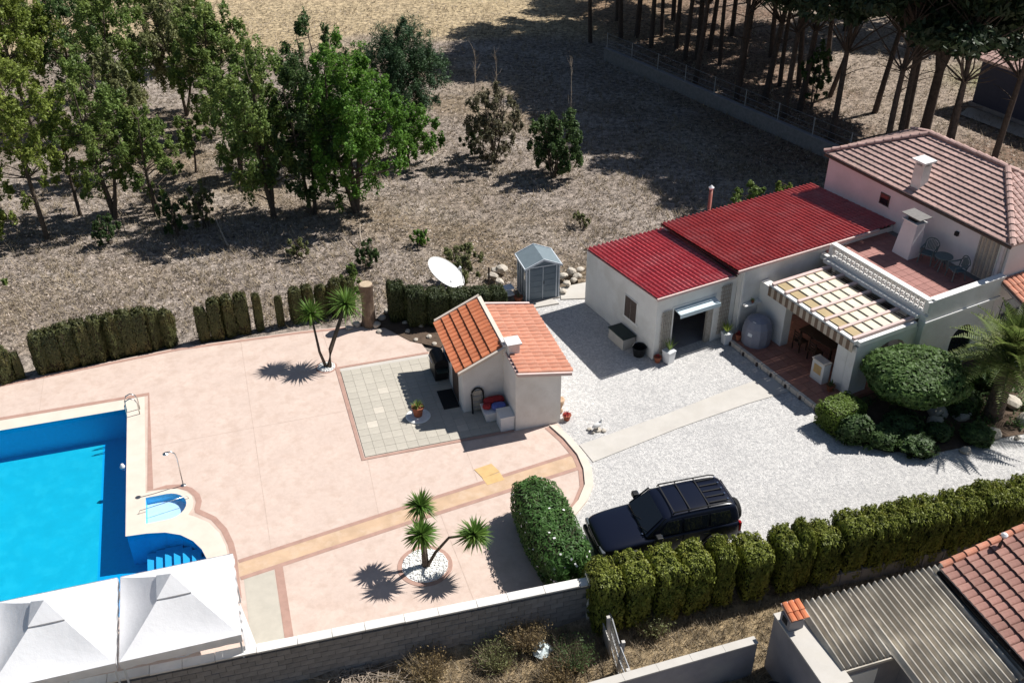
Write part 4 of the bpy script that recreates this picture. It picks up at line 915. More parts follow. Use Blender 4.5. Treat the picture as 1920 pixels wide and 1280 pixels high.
sv = thing('garage_shelf', H.w(.75, 3.0), H.a, 'metal shelf rack with boxes inside the open garage', 'shelf')
for z in (.4, .9, 1.4): MB().box(-.5, .9, -.2, .2, z, z + .04).build('shelf', 'greymetal', sv)
for a in (-.48, .88):
    for b in (-.18, .18): MB().box(a - .02, a + .02, b - .02, b + .02, 0, 1.7).build('upright', 'greymetal', sv)
ptb = thing('patio_table', H.w(6.1, -3.2, .2), H.a + .1, 'dark wooden dining table under the pergola', 'table')
MB().box(-.45, .45, -.9, .9, .70, .75).build('top', 'darkwood', ptb, bevel=.01)
for a in (-.38, .38):
    for b in (-.8, .8): MB().box(a - .035, a + .035, b - .035, b + .035, 0, .70).build('leg', 'darkwood', ptb)
def wood_chair(loc, rz, lab):
    c = thing('patio_chair', loc, rz, lab, 'chair', 'dark chairs under the pergola')
    MB().box(-.22, .22, -.22, .22, .42, .46).build('seat', 'darkwood', c)
    for a in (-.2, .2):
        MB().box(a - .02, a + .02, -.21, -.17, 0, .42).build('leg', 'darkwood', c); MB().box(a - .02, a + .02, .18, .22, 0, .92).build('back_leg', 'darkwood', c)
    for z in (.58, .70, .82): MB().box(-.18, .18, .19, .21, z, z + .06).build('back_slat', 'darkwood', c)
for x, y, r, l in ((5.6, -2.7, 1.6, 'dark wooden chair at the near left side of the pergola table'), (5.6, -3.6, 1.5, 'dark wooden chair at the near right side of the pergola table'), (6.4, -4.5, 3.1, 'dark wooden chair at the front end of the pergola table'), (7.0, -2.7, -1.6, 'dark wooden chair at the far side of the pergola table')):
    wood_chair(H.w(x - .2, y, .2), H.a + r, l)
def garden_chair(loc, rz, lab):
    c = thing('garden_armchair', loc, rz, lab, 'chair', 'plastic armchairs on the upper terrace')
    MB().box(-.25, .25, -.26, .24, .40, .44).build('seat', 'chairpl', c, bevel=.02)
    for a in (-.24, .24):
        MB().path([(a, -.24, .42), (a * 1.15, -.27, 0)], .025, 6).build('leg', 'chairpl', c); MB().path([(a, .22, .42), (a * 1.15, .30, 0)], .025, 6).build('leg', 'chairpl', c)
        MB().path([(a * 1.1, -.25, .42), (a * 1.15, -.25, .64), (a * 1.15, .1, .66), (a * 1.05, .26, .70)], .03, 6).build('armrest', 'chairpl', c)
    mb = MB(); pts = [(-.25, .24, .44), (-.28, .30, .70)] + [(.28 * -math.cos(t), .34, .72 + .26 * math.sin(t)) for t in np.linspace(0, math.pi, 9)] + [(.28, .30, .70), (.25, .24, .44)]
    mb.path(pts, .025, 6).build('back_frame', 'chairpl', c, smooth=True)
    bk = MB()
    for k in range(7):
        x = -.18 + k * .06; bk.box(x - .018, x + .018, .28, .295, .46, .94 - abs(x) * .6)
    bk.v = [(x, y + (z - .46) * .12, z) for x, y, z in bk.v]; bk.build('back_slats', 'chairpl', c)
garden_chair(H.w(11.35, -3.2, 3.01), H.a - 1.2, 'green grey plastic armchair left of the terrace table'); garden_chair(H.w(11.3, -4.75, 3.01), H.a - 1.9, 'green grey plastic armchair right of the terrace table')
tt = thing('terrace_table', H.w(11.35, -3.98, 3.01), 0, 'small round plastic table between two armchairs on the terrace', 'table')
MB().rev([(0, .62), (.36, .62), (.37, .64), (.36, .66), (0, .66)], 22).build('top', 'chairpl', tt)
for k in range(4): a = R(45 + 90 * k); MB().path([(.08 * math.cos(a), .08 * math.sin(a), .62), (.28 * math.cos(a), .28 * math.sin(a), 0)], .022, 6).build('leg', 'chairpl', tt)
fp = thing('flue_pipe', H.w(6.25, 4.95), 0, 'rusty red flue pipe rising behind the red sheet roof', 'pipe')
MB().path([(0, 0, 0), (0, 0, 4.15)], .085, 10).build('pipe', 'rust', fp, smooth=True); MB().rev([(.10, 4.12), (.13, 4.2), (.03, 4.30), (0, 4.31)], 12).build('cowl', 'whiteplastic', fp)
# ------------------------------------------------------------------ planting
def sup(d, e):                       # superellipsoid radius for unit directions d
    return (np.abs(d[:, 0]) ** e + np.abs(d[:, 1]) ** e + np.abs(d[:, 2]) ** e) ** (-1 / e)
def hedge_mesh(seed, sx, sy, sz, n, size, e=4.0, lump=.12, aspect=2.2):
    """clipped bush: sprigs on and under the skin of a rounded block, base at z=0; returns leaves and inner core"""
    r = np.random.default_rng(seed); d = unit(r.normal(size=(n, 3))); rad = sup(d, e)
    p = d * rad[:, None]; lm = 1 + lump * snoise(p * 1.0, 2.6, seed) + .5 * lump * snoise(p, 6, seed + 9)
    dep = 1 - .16 * r.random(n) ** 2 + .02 * r.random(n)
    p = p * (lm * dep)[:, None] * np.array([sx, sy, sz / 2]) + np.array([0, 0, sz / 2])
    p[:, 2] = np.maximum(p[:, 2], .02)
    sn = unit(np.sign(d) * np.abs(d * rad[:, None]) ** (e - 1) / np.array([sx, sy, sz / 2]) + .12 * d)
    v = leaf_cards(p, size, aspect, nrm=sn, spread=.62, rng=r)
    lv = np_mesh('foliage', v, 4)
    bm = bmesh.new(); bmesh.ops.create_icosphere(bm, subdivisions=4, radius=1)
    q = np.array([x.co[:] for x in bm.verts]); q = unit(q); rr = sup(q, e); lm = 1 + lump * snoise(q * rr[:, None], 2.6, seed)
    q = q * (rr * lm * .90)[:, None] * np.array([sx, sy, sz / 2]) + np.array([0, 0, sz / 2])
    for x, c in zip(bm.verts, q): x.co = c
    co = bpy.data.meshes.new('branches'); bm.to_mesh(co); bm.free()
    return lv, co
def make_variants(m, corem, seeds, **k):
    out = []
    for s in seeds:
        lv, co = hedge_mesh(s, **k); lv.materials.append(M[m]); co.materials.append(M[corem]); out.append((lv, co))
    return out
def shrub(name, loc, rz, scale, var, lab, cat, group=None):
    o = thing(name, loc, rz, lab, cat, group)
    put(var[0], 'foliage', o, scale=scale); put(var[1], 'branches', o, scale=scale); return o
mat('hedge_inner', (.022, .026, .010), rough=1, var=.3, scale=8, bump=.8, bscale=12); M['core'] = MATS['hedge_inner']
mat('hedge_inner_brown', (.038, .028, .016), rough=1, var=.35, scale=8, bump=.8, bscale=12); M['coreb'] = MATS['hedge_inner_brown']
# row in front of the car
HV = make_variants('hedge', 'core', (11, 12, 13, 14), sx=.43, sy=.54, sz=1.0, n=8000, size=.038, e=6.5, lump=.13)
us = [(1132, 1.0, 1.22), (1188, 1.0, 1.3), (1245, 1.05, 1.25), (1300, 1.0, 1.2), (1352, .75, 1.0), (1411, 1.1, 1.18), (1473, .85, 1.1), (1505, .5, 1.0), (1545, .95, 1.12), (1598, 1.05, 1.1), (1640, .8, 1.1), (1672, .75, 1.12), (1706, .85, 1.15), (1745, .95, 1.15), (1785, .75, 1.1), (1818, .8, 1.15), (1852, .85, 1.15), (1888, .9, 1.2), (1925, .9, 1.2), (1965, .9, 1.2), (2005, .9, 1.2)]
for i, (u, wx, wy) in enumerate(us):
    t = (u - 1140) / (1915 - 1140); zt = 1.75 + .08 * math.sin(i * 2.1) + (.12 if i < 4 else 0)
    p = at(u, 1067 - 161 * t, 1.6); hgt = zt
    shrub('cypress_shrub', (p.x + .02, p.y - .10, -.40), R(15) + random.uniform(-.1, .1), (wx * 1.07, wy * 1.04, hgt + .27 + .08 * math.sin(i * 3.7)), HV[i % 4], '%s clipped cypress from the left in the hedge before the car' % ORD[i], 'shrub', 'clipped cypresses along the front boundary')
# row behind the pool deck
HB = make_variants('hedgeback', 'coreb', (21, 22, 23, 24), sx=.30, sy=.30, sz=1.0, n=4200, size=.042, e=7.0, lump=.12)
us = [(10, 718, 1.6, 1.1), (-25, 722, 1.7, 1.1), (36, 712, 1.2, .6), (84, 700, 1.9, 1.0), (108, 695, 1.95, 1.0), (134, 689, 2.0, 1.1), (162, 683, 2.0, 1.05), (190, 677, 2.05, 1.0), (218, 671, 2.05, 1.0), (245, 665, 2.05, 1.0), (270, 660, 2.0, .95), (293, 655, 1.9, .85), (318, 650, 1.75, .95),
      (383, 641, 1.6, .75), (408, 636, 1.9, .9), (432, 631, 1.9, .9), (458, 626, 1.95, .85), (487, 621, 1.8, .6), (526, 613, 1.45, .5), (557, 606, 1.7, .8), (580, 600, 1.7, .8), (606, 596, 1.6, .8), (632, 592, 1.75, .9), (655, 588, 1.7, .8)]
us.sort()
for i, (u, v, hh, wx) in enumerate(us):
    p = at(u, v - 3); shrub('cypress_shrub', (p.x, p.y + .12, -.1), random.uniform(0, 3), (wx * 1.05, wx * .95, hh), HB[i % 4], '%s cypress shrub from the left in the row behind the deck' % ORD[i], 'shrub', 'cypress shrubs along the back of the deck')
# dark hedge behind the pool house
HD = make_variants('hedgedark', 'core', (31, 32, 33), sx=.5, sy=.42, sz=1.0, n=6500, size=.042, e=8.0, lump=.08)
for i, (x, y, wx, wy, hh, l) in enumerate(((3.05, 9.0, .75, 1.1, 1.75, 'dark clipped hedge block next to the tree stump'), (3.75, 8.35, .9, 1.2, 1.7, 'dark clipped hedge block left of the satellite dish foot'), (4.65, 8.15, .95, 1.2, 1.55, 'dark clipped hedge block straight before the satellite dish'),
                                         (5.6, 8.0, 1.0, 1.2, 1.5, 'dark clipped hedge block right of the satellite dish foot'), (6.5, 7.8, .95, 1.2, 1.5, 'dark clipped hedge block behind the pool house ridge'), (7.25, 7.65, .7, 1.1, 1.5, 'dark clipped hedge block nearest the slate blue shed'))):
    shrub('clipped_hedge', P.w(x, y), P.a, (wx, wy, hh), HD[i % 3], l, 'hedge', 'clipped hedge behind the pool house')
# big oleander hedge by the car
lv, co = hedge_mesh(41, .82, 2.05, 1.75, 12000, .075, e=4.0, lump=.07, aspect=3.2); lv.materials.append(M['oleander']); co.materials.append(M['core'])
ol = thing('oleander_hedge', P.w(4.85, -6.35), P.a + .02, 'thick green oleander hedge block at the end of the deck', 'hedge'); put(lv, 'foliage', ol); put(co, 'branches', ol)
r = np.random.default_rng(5); d = unit(r.normal(size=(70, 3))); d[:, 2] = np.abs(d[:, 2]) * .8 - .2
pp = d * sup(d, 4.0)[:, None] * np.array([.84, 2.08, .89]) + np.array([0, 0, .88]); me = np_mesh('flowers', leaf_cards(pp, .045, 1.2, nrm=d, spread=.6, rng=r), 4); f_ = stuff(link('flowers', me, 'whitestone', ol))
# ---- trees
def limb(mb, a, b, r0, r1, bend=.12, n=5, sides=7):
    a, b = Vector(a), Vector(b); L_ = (b - a).length; off = Vector((random.uniform(-1, 1), random.uniform(-1, 1), random.uniform(-.3, .6))) * bend * L_
    pts = [a.lerp(b, i / (n - 1)) + off * math.sin(math.pi * i / (n - 1)) for i in range(n)]; mb.path(pts, [r0 + (r1 - r0) * i / (n - 1) for i in range(n)], sides, cap=False); return pts
def tree(name, base, hgt, rad, crown0, clumps, n, size, leafm, lab, cat='tree', group=None, barkm='bark', lean=(0, 0), shape='round', tr=.11, aspect=1.7, clr=.30, seed=None, stems=1, zb=-.12):
    rs = random.getstate(); random.seed(seed if seed is not None else hash(lab) % 9999); r = np.random.default_rng((seed or 3) + 100)
    o = thing(name, (base[0], base[1], zb), 0, lab, cat, group); mb = MB(); cc = []
    n = int(n * 2.3); size *= .52; clumps = int(clumps * 2.6); clr *= .55
    zc = hgt * (crown0 + 1) / 2; hz = hgt * (1 - crown0) / 2
    tops = []
    for s in range(stems):
        a = random.uniform(0, 6.28); sp = rad * .35 if stems > 1 else 0; b0 = (random.uniform(-.15, .15) * (stems > 1), random.uniform(-.15, .15) * (stems > 1), 0)
        tp = (lean[0] * hgt + sp * math.cos(a), lean[1] * hgt + sp * math.sin(a), hgt * random.uniform(.78, .88)); tops.append((b0, limb(mb, b0, tp, tr, tr * .25, .05, 9)))
    for k in range(clumps):
        while True:
            d = Vector((random.gauss(0, 1), random.gauss(0, 1), random.gauss(0, 1))).normalized() * random.random() ** .45
            if shape == 'cone': f = 1 - .75 * (d.z * .5 + .5)
            elif shape == 'umbrella': f = 1.0 if d.z > -.3 else .4
            else: f = 1 - .35 * max(0, d.z)
            c = Vector((d.x * rad * f, d.y * rad * f, zc + d.z * hz * .92)); break
        c.x += lean[0] * c.z; c.y += lean[1] * c.z
        cc.append(c)
        b0, pts = random.choice(tops); j = min(range(len(pts)), key=lambda q: (abs(pts[q].z - (c.z - .45 * (Vector((c.x - pts[q].x, c.y - pts[q].y)).length)))))
        limb(mb, pts[j], c, max(.02, tr * .38 * (1 - j / 12)), .012, .12, 4, 5)
    mb.build('trunk', barkm, o, smooth=True)
    cen = np.array([c[:] for c in cc]); rr = clr * rad * (.65 + .7 * r.random(len(cc)))
    idx = r.integers(0, len(cc), n); wgt = r.random(n); q = unit(r.normal(size=(n, 3))) * (r.random(n) ** .5)[:, None]
    q[:, 2] = q[:, 2] * .75
    # tufts of leaves on twigs inside each clump
    tw = unit(r.normal(size=(len(cc) * 14, 3))) * (r.random(len(cc) * 14) ** .4)[:, None]; ti = idx * 14 + r.integers(0, 14, n)
    p = cen[idx] + (tw[ti] * .85 + q * .42) * rr[idx][:, None] * np.array([.85, .85, 1.45])
    nr = q + np.array([0, 0, .6])
    me = np_mesh('crown', leaf_cards(p, size, aspect, nrm=nr, spread=1.3, rng=r), 4); link('crown', me, leafm, o); random.setstate(rs); return o
T = lambda u, v: at(u, v)
G1 = 'trees growing wild behind the pool'
tree('broadleaf_tree', T(88, 445), 10.6, 2.5, .16, 30, 8000, .135, 'yellowgreen', 'tall yellow green tree at the far left above the hedge row', group=G1, seed=1, lean=(-.03, .03), tr=.13)
tree('broadleaf_tree', T(212, 405), 9.0, 2.4, .08, 34, 8500, .13, 'midgreen', 'mid green many-stemmed tree right of the yellow green one', group=G1, seed=2, stems=3, tr=.11)
tree('broadleaf_tree', T(150, 400), 6.2, 1.5, .22, 16, 3400, .12, 'yellowgreen', 'slim yellowish tree between the two leftmost tall trees', group=G1, seed=3)
tree('broadleaf_tree', T(297, 398), 6.6, 1.9, .10, 22, 6000, .125, 'midgreen', 'medium bushy green tree standing left of the big dark tree', group=G1, seed=4, stems=2)
tree('broadleaf_tree', T(367, 322), 3.9, 1.35, .25, 14, 2800, .12, 'midgreen', 'small round young tree in the gap before the big dark tree', group=G1, seed=5, tr=.07)
tree('broadleaf_tree', T(512, 405), 9.6, 2.9, .10, 40, 13000, .135, 'midgreen', 'big dark green tree left of the bright green one', group=G1, seed=6, stems=2, tr=.14)
tree('broadleaf_tree', T(585, 400), 8.6, 2.3, .06, 34, 10000, .13, 'darkgreen', 'dark leafy tree squeezed behind the bright green tree', group=G1, seed=36, stems=2)
tree('broadleaf_tree', T(672, 395), 9.7, 2.9, .02, 52, 19000, .135, 'brightgreen', 'large bright green tree nearest the satellite dish', group=G1, seed=7, stems=3, tr=.14)
tree('broadleaf_tree', T(768, 305), 3.6, 2.0, .10, 20, 6000, .13, 'brightgreen', 'low bright green side growth right of the large bright tree', group=G1, seed=8, tr=.08)
tree('stone_pine', T(757, 232), 6.6, 2.85, .04, 60, 26000, .15, 'stonepine', 'round dark pine behind the bright green tree', group=G1, seed=9, aspect=4, clr=.34)
tree('broadleaf_tree', T(350, 215), 8.2, 3.0, .15, 34, 9000, .15, 'olive', 'olive green tree behind the small young tree', group=G1, seed=10, stems=2)
tree('broadleaf_tree', T(240, 230), 9.0, 2.8, .2, 32, 8000, .15, 'midgreen', 'tall green tree far back behind the many-stemmed tree', group=G1, seed=12)
tree('broadleaf_tree', T(420, 250), 8.8, 2.6, .12, 34, 9000, .15, 'midgreen', 'tall green tree behind the big dark tree on its left', group=G1, seed=13)
tree('broadleaf_tree', T(60, 235), 9.5, 3.0, .2, 34, 9000, .15, 'yellowgreen', 'pale green tree in the far top left corner', group=G1, seed=14)
tree('broadleaf_tree', T(140, 190), 9.5, 3.2, .1, 34, 9000, .16, 'darkgreen', 'dark tree in the back row at the top left', group=G1, seed=15)
tree('broadleaf_tree', T(-45, 330), 9.0, 2.6, .1, 30, 8000, .14, 'yellowgreen', 'leafy yellow green tree cut by the left edge of the picture', group=G1, seed=16, stems=2)
tree('broadleaf_tree', T(-25, 600), 3.0, 1.3, .02, 16, 4200, .10, 'midgreen', 'green bush at the left edge above the hedge row', 'bush', seed=17, tr=.05)
tree('broadleaf_tree', T(-10, 470), 4.2, 1.5, .05, 18, 4500, .11, 'yellowgreen', 'yellowish bush at the left edge under the tall tree', 'bush', seed=18, tr=.06)
tree('broadleaf_tree', T(20, 120), 9.5, 3.2, .1, 30, 8000, .16, 'midgreen', 'leafy tree at the very top of the left corner', group=G1, seed=46)
tree('broadleaf_tree', T(330, 120), 9.0, 3.0, .1, 30, 8000, .16, 'midgreen', 'green tree at the top edge left of the golden field', group=G1, seed=47)
tree('broadleaf_tree', T(235, 320), 7.6, 2.1, .12, 24, 6500, .14, 'olive', 'olive tree filling the gap behind the many-stemmed tree', group=G1, seed=48, stems=2)
tree('broadleaf_tree', T(455, 330), 7.8, 2.0, .1, 24, 6500, .13, 'midgreen', 'leafy tree just behind the big dark tree', group=G1, seed=49, stems=2)
tree('broadleaf_tree', T(610, 300), 8.8, 2.4, .08, 28, 8000, .14, 'darkgreen', 'dark tree showing between big dark tree and bright tree', group=G1, seed=50, stems=2)
G2 = 'bushes in the dry field'
tree('field_bush', T(925, 303), 4.9, 1.85, .02, 34, 9000, .10, 'greyolive', 'grey olive half-bare bush left of the round green bush', 'bush', G2, seed=20, stems=5, tr=.05, clr=.26)
tree('field_bush', T(885, 290), 2.2, .8, .05, 12, 2200, .10, 'darkgreen', 'small dark bush left of the grey olive bush', 'bush', G2, seed=44, stems=2, tr=.04)
tree('field_bush', T(1040, 330), 4.3, 1.75, .02, 34, 9500, .12, 'darkgreen', 'round dark green bush in the open field', 'bush', G2, seed=21, stems=4, tr=.05)
tree('field_bush', T(330, 440), 2.6, .9, .02, 14, 3600, .09, 'darkgreen', 'small dark upright bush below the many-stemmed tree', 'bush', G2, seed=22, stems=3, tr=.04)
tree('field_bush', T(385, 425), 2.9, .8, .02, 14, 3600, .09, 'olive', 'spiky olive bush beside the small dark upright bush', 'bush', G2, seed=23, stems=4, tr=.04)
tree('field_bush', T(205, 455), 1.8, .8, .02, 12, 2600, .09, 'darkgreen', 'low dark bush at the foot of the many-stemmed tree', 'bush', G2, seed=24, stems=3, tr=.03)
tree('field_bush', T(866, 528), 2.2, 1.05, .02, 18, 4600, .085, 'olive', 'olive bush behind the satellite dish', 'bush', G2, seed=25, stems=4, tr=.03)
tree('field_bush', T(690, 498), 1.6, .7, .02, 12, 2400, .085, 'darkgreen', 'dark green bush above the cut stump', 'bush', G2, seed=26, stems=3, tr=.03)
tree('field_bush', T(660, 560), 1.9, .75, .02, 14, 3600, .085, 'midgreen', 'green bush behind the twin yucca', 'bush', G2, seed=27, stems=3, tr=.03)
tree('field_bush', T(790, 455), 1.0, .55, .02, 9, 1500, .085, 'brightgreen', 'small bright green bush in the field left of the dish', 'bush', G2, seed=28, stems=3, tr=.03)
tree('field_bush', T(1090, 425), 1.1, .5, .02, 8, 1200, .08, 'olive', 'tiny olive bush in the field left of the red roof', 'bush', G2, seed=29, stems=3, tr=.02)
tree('field_bush', H.w(10.0, 6.3), 3.4, 1.15, .05, 20, 5200, .09, 'midgreen', 'green bush behind the red sheet roof', 'bush', G2, seed=30, stems=4, tr=.04)
tree('field_bush', H.w(8.7, 5.9), 3.0, .9, .05, 14, 3200, .09, 'midgreen', 'smaller green bush left behind the red sheet roof', 'bush', G2, seed=32, stems=4, tr=.04)
tree('field_bush', H.w(11.6, 5.9), 3.3, .6, .3, 12, 2200, .08, 'yellowgreen', 'yellow green bush where red roof meets the upper storey', 'bush', G2, seed=31, stems=3, tr=.03)
tree('field_bush', T(560, 480), 1.2, .6, .02, 9, 1500, .085, 'olive', 'low olive bush below the big dark tree', 'bush', G2, seed=45, stems=3, tr=.03)
# bare saplings and fallen branches
def sapling(p, hgt, lab, seed):
    random.seed(seed); mb = MB(); o = thing('bare_sapling', (p.x, p.y, -.1), 0, lab, 'sapling', 'bare saplings in the field')
    tr_ = limb(mb, (0, 0, 0), (random.uniform(-.2, .2), 0, hgt), .035, .008, .03, 8, 5)
    for k in range(12):
        j = random.randint(2, 6); b = tr_[j]; limb(mb, b, b + Vector((random.uniform(-.4, .4), random.uniform(-.4, .4), random.uniform(.4, .9))), .014, .004, .1, 3, 4)
    mb.build('stem', 'twig', o)
sapling(T(1070, 240), 4.6, 'bare thin sapling standing behind the round green bush', 3); sapling(T(890, 170), 3.0, 'bare thin sapling at the edge of the pine shadow', 5); sapling(T(930, 180), 3.4, 'bare thin sapling behind the grey olive bush', 8)
for i, (a, b, l) in enumerate((((428, 462), (402, 405), 'bleached dead branch leaning below the big dark tree'), ((683, 465), (675, 418), 'bleached dead branch under the bright green tree'), ((800, 302), (830, 282), 'bleached fallen branch beside the bright green growth'), ((300, 420), (330, 425), 'fallen branch lying under the many-stemmed tree'))):
    pa = at(*a, .05); pb = at(*b, .7 if i < 2 else .15); mb = MB(); limb(mb, (0, 0, 0), pb - pa, .05, .02, .06, 6, 6); o = tag(mb.build('dead_branch', 'twig'), l, 'branch'); o.location = pa
random.seed(77)
# ---- pines at the top right
GP = 'tall pines beyond the boundary wall'
pines = [((1107, 78), (0, 0), 13.5, 'first'), ((1164, 72), (.0, .02), 13, 'second'), ((1194, 68), (.0, 0), 13.5, 'third'), ((1241, 66), (.01, 0), 13, 'fourth'), ((1268, 88), (.0, 0), 12.5, 'fifth'), ((1308, 110), (0, .02), 13, 'sixth'), ((1350, 118), (.01, 0), 13, 'seventh'), ((1386, 160), (.05, 0), 12.5, 'eighth'),
         ((1434, 186), (.10, 0), 12.5, 'ninth'), ((1555, 180), (.18, 0), 12, 'tenth'), ((1640, 210), (.12, .02), 12, 'eleventh'), ((1696, 243), (-.01, 0), 11.5, 'twelfth'), ((1777, 263), (.05, 0), 12.5, 'fourteenth'), ((1864, 296), (.06, 0), 12, 'fifteenth'), ((1500, 205), (.03, 0), 12.5, 'ivy-hidden'), ((1462, 160), (.04, 0), 12.5, 'slim middle'), ((1330, 92), (.02, 0), 12.5, 'slim left')]
def pine(b, lean, hgt, lab, seed, tr, forks=None):
    rs = random.getstate(); random.seed(seed); r = np.random.default_rng(seed)
    o = thing('pine_tree', (b.x, b.y, -.12), 0, lab, 'pine tree', GP); mb = MB(); pts = limb(mb, (0, 0, -.1), (lean[0] * hgt, lean[1] * hgt, hgt * .93), tr, tr * .35, .02, 10, 9)
    rad = random.uniform(3.8, 4.8); c0 = .48; cc = []; hgt *= 1.24
    starts = [pts]
    if forks:
        for f in forks:
            fp_ = limb(mb, pts[3], (pts[3].x + f[0], pts[3].y + f[1], hgt * .9), tr * .6, tr * .25, .05, 8, 8); starts.append([pts[3]] * 3 + fp_)
    for k in range(46):
        a = random.uniform(0, 6.28); q = rad * random.random() ** .5; z = hgt * (c0 + (1 - c0) * random.random() * (1 - .5 * (q / rad) ** 2) + .02)
        pp_ = random.choice(starts); ax = pp_[min(len(pp_) - 1, int(z / hgt * (len(pp_) - 1)))]; c = Vector((ax.x + q * math.cos(a), ax.y + q * math.sin(a), z)); cc.append(c)
        s_ = pp_[max(3, min(len(pp_) - 1, int((z - .9) / hgt * len(pp_))))]; limb(mb, s_, c, .06, .015, .1, 4, 5)
    for k in range(5):      # dead lower limbs
        z = random.uniform(.35, .6); s_ = pts[int(z * 9)]; a = random.uniform(0, 6.28); limb(mb, s_, s_ + Vector((math.cos(a) * 1.5, math.sin(a) * 1.5, .5)), .035, .01, .15, 4, 5)
    mb.build('trunk', 'pinebark', o, smooth=True)
    cen = np.array([c[:] for c in cc]); n = 13000; idx = r.integers(0, len(cc), n); rr = .75 + .55 * r.random(len(cc)); q = unit(r.normal(size=(n, 3))) * (r.random(n) ** .45)[:, None]
    p = cen[idx] + q * rr[idx][:, None] * np.array([1.1, 1.1, .6]); me = np_mesh('crown', leaf_cards(p, .22, 2.6, nrm=q + np.array([0, 0, .5]), spread=1.3, rng=r), 4); link('crown', me, 'pine', o); random.setstate(rs)
for i, (q, ln, hh, nm) in enumerate(pines):
    pine(at(*q), ln, hh, ('%s dark pine trunk from the left beyond the boundary wall' if nm in ORD else '%s pine trunk in the dark row beyond the boundary wall') % nm, 200 + i, .17 + .03 * (i % 3))
pine(at(1732, 250), (.0, 0), 12.5, 'thick forked pine trunk behind the peak of the tiled roof', 300, .34, [(-3.2, .4), (2.2, .6), (4.0, 1.5)])
for i, q in enumerate(((26, 80), (31, 84), (20, 88), (37, 82), (14, 92), (50, 66), (19, 74), (13, 83), (22, 70), (8.5, 83), (17, 79), (12.5, 73), (19.5, 67.5), (21.3, 54.6), (24.3, 53.2), (12.5, 68), (14.8, 65), (17.2, 61.8), (19.3, 58.3), (23, 57.2), (10.4, 76))):
    pine(Vector((*q, 0)), (random.uniform(-.04, .04), 0), 13, '%s pine of the dense stand at the top right' % ORD[i], 330 + i, .2)
tree('field_bush', T(1520, 205), 4.6, 1.1, .1, 18, 4200, .11, 'darkgreen', 'dark ivy covered bush among the pine trunks', 'bush', seed=33, stems=2, tr=.06)
# ---- yuccas
def yucca(base, stems, lab, lv_n=150, ll=.62):
    o = thing('yucca', base, 0, lab, 'yucca')
    for i, (pts, r0, hl) in enumerate(stems):
        MB().path(pts, [r0 * (1 - .45 * k / (len(pts) - 1)) for k in range(len(pts))], 9).build('stem', 'bark', o, smooth=True)
        ax = Vector(pts[-1]) - Vector(pts[-2]); V, F = strap_leaves(lv_n, ll * hl, .055, 0, 1, .30, c=pts[-1], axis=(ax.x * .4, ax.y * .4, 1), low=-.55)
        me = bpy.data.meshes.new('leaf_head'); me.from_pydata(V, [], F); link('leaf_head', me, 'yucca', o)
    return o
YB = at(797, 1062)
def rel(u, v, z): q = at(u, v, z) - YB; return (q.x, q.y, z)
yucca((YB.x, YB.y, .03), [([(0, 0, 0), (-.02, .05, .5), rel(790, 1003, 1.68)], .10, 1.0), ([(.04, .05, 0), (.0, .15, .9), rel(788, 950, 2.15)], .09, .98), ([(.08, 0, 0), (.35, .05, .55), (.80, .05, 1.2), rel(889, 1003, 1.62)], .06, 1.05)], 'three-headed yucca in the white stone circle of the deck')
YB2 = at(612, 688)
def rel2(u, v, z): q = at(u, v, z) - YB2; return (q.x, q.y, z)
yucca((YB2.x, YB2.y, .05), [([(-.02, 0, 0), (-.2, .0, .7), rel2(583, 590, 2.15)], .07, 1.05), ([(.12, 0, 0), (.25, .05, .8), rel2(648, 572, 2.6)], .12, 1.25)], 'twin-stemmed yucca at the top of the paved terrace', 150, .72)
def stone_ring(c, r, lab, n):
    o = thing('stone_circle', (c.x, c.y, 0), 0, lab, 'planting circle'); MB().rev([(r + .02, .0), (r + .02, .012), (0, .014)], 30).build('border', 'mauve', o)
    mb = MB(); rr = random.Random(4)
    for k in range(n):
        q = r * .84 * math.sqrt(rr.random()); a = rr.uniform(0, 6.28); s = rr.uniform(.025, .055); x, y = q * math.cos(a), q * math.sin(a)
        vs = [(x + s * math.cos(t + a) * rr.uniform(.7, 1.1), y + s * math.sin(t + a) * rr.uniform(.7, 1.1), .014) for t in (0, 1.57, 3.14, 4.71)]; vt = [(x + (p[0] - x) * .55, y + (p[1] - y) * .55, .014 + s) for p in vs]; mb.hexa(vs, vt)
    stuff(mb.build('white_stones', 'whitestone', o))
    MB().rev([(r * .85, .013), (r * .85, .02), (0, .022)], 30).build('stone_bed', 'whitestone', o)
stone_ring(at(797, 1060), .86, 'round bed of white stones with mauve border on the deck', 620)
stone_ring(at(612, 688), .42, 'small white stone bed at the foot of the twin yucca', 160)
# ---- garden before the house
gb = [H.w(*q) for q in ((3.2, -6.6), (2.95, -7.6), (3.2, -8.3), (3.9, -9.2), (4.7, -9.6), (5.6, -10.1), (7.0, -10.4), (8.2, -10.6), (9.4, -10.9), (10.8, -11.2), (12.5, -11.2), (15, -10), (15, -8), (12, -6.4), (8, -6.35), (5.2, -6.2), (3.6, -6.2))]
struct(MB().sheet([(p.x, p.y) for p in gb], [], .01).build('garden_bed', 'soil'))
lv, co = hedge_mesh(51, 1.0, 1.0, 1.0, 13000, .055, e=2.4, lump=.10); lv.materials.append(M['topiary']); co.materials.append(M['core'])
tp = thing('topiary_tree', H.w(6.35, -7.75), .3, 'broad rounded topiary tree before the pergola arch', 'tree')
c = put(lv, 'crown', tp, (0, 0, .95), scale=(1.78, 1.65, 1.5)); c = put(co, 'inner_branches', tp, (0, 0, .95), scale=(1.78, 1.65, 1.5)); MB().path([(0, 0, -.05), (.05, 0, .6), (0, 0, 1.3)], [.14, .11, .1], 9).build('trunk', 'bark', tp, smooth=True)
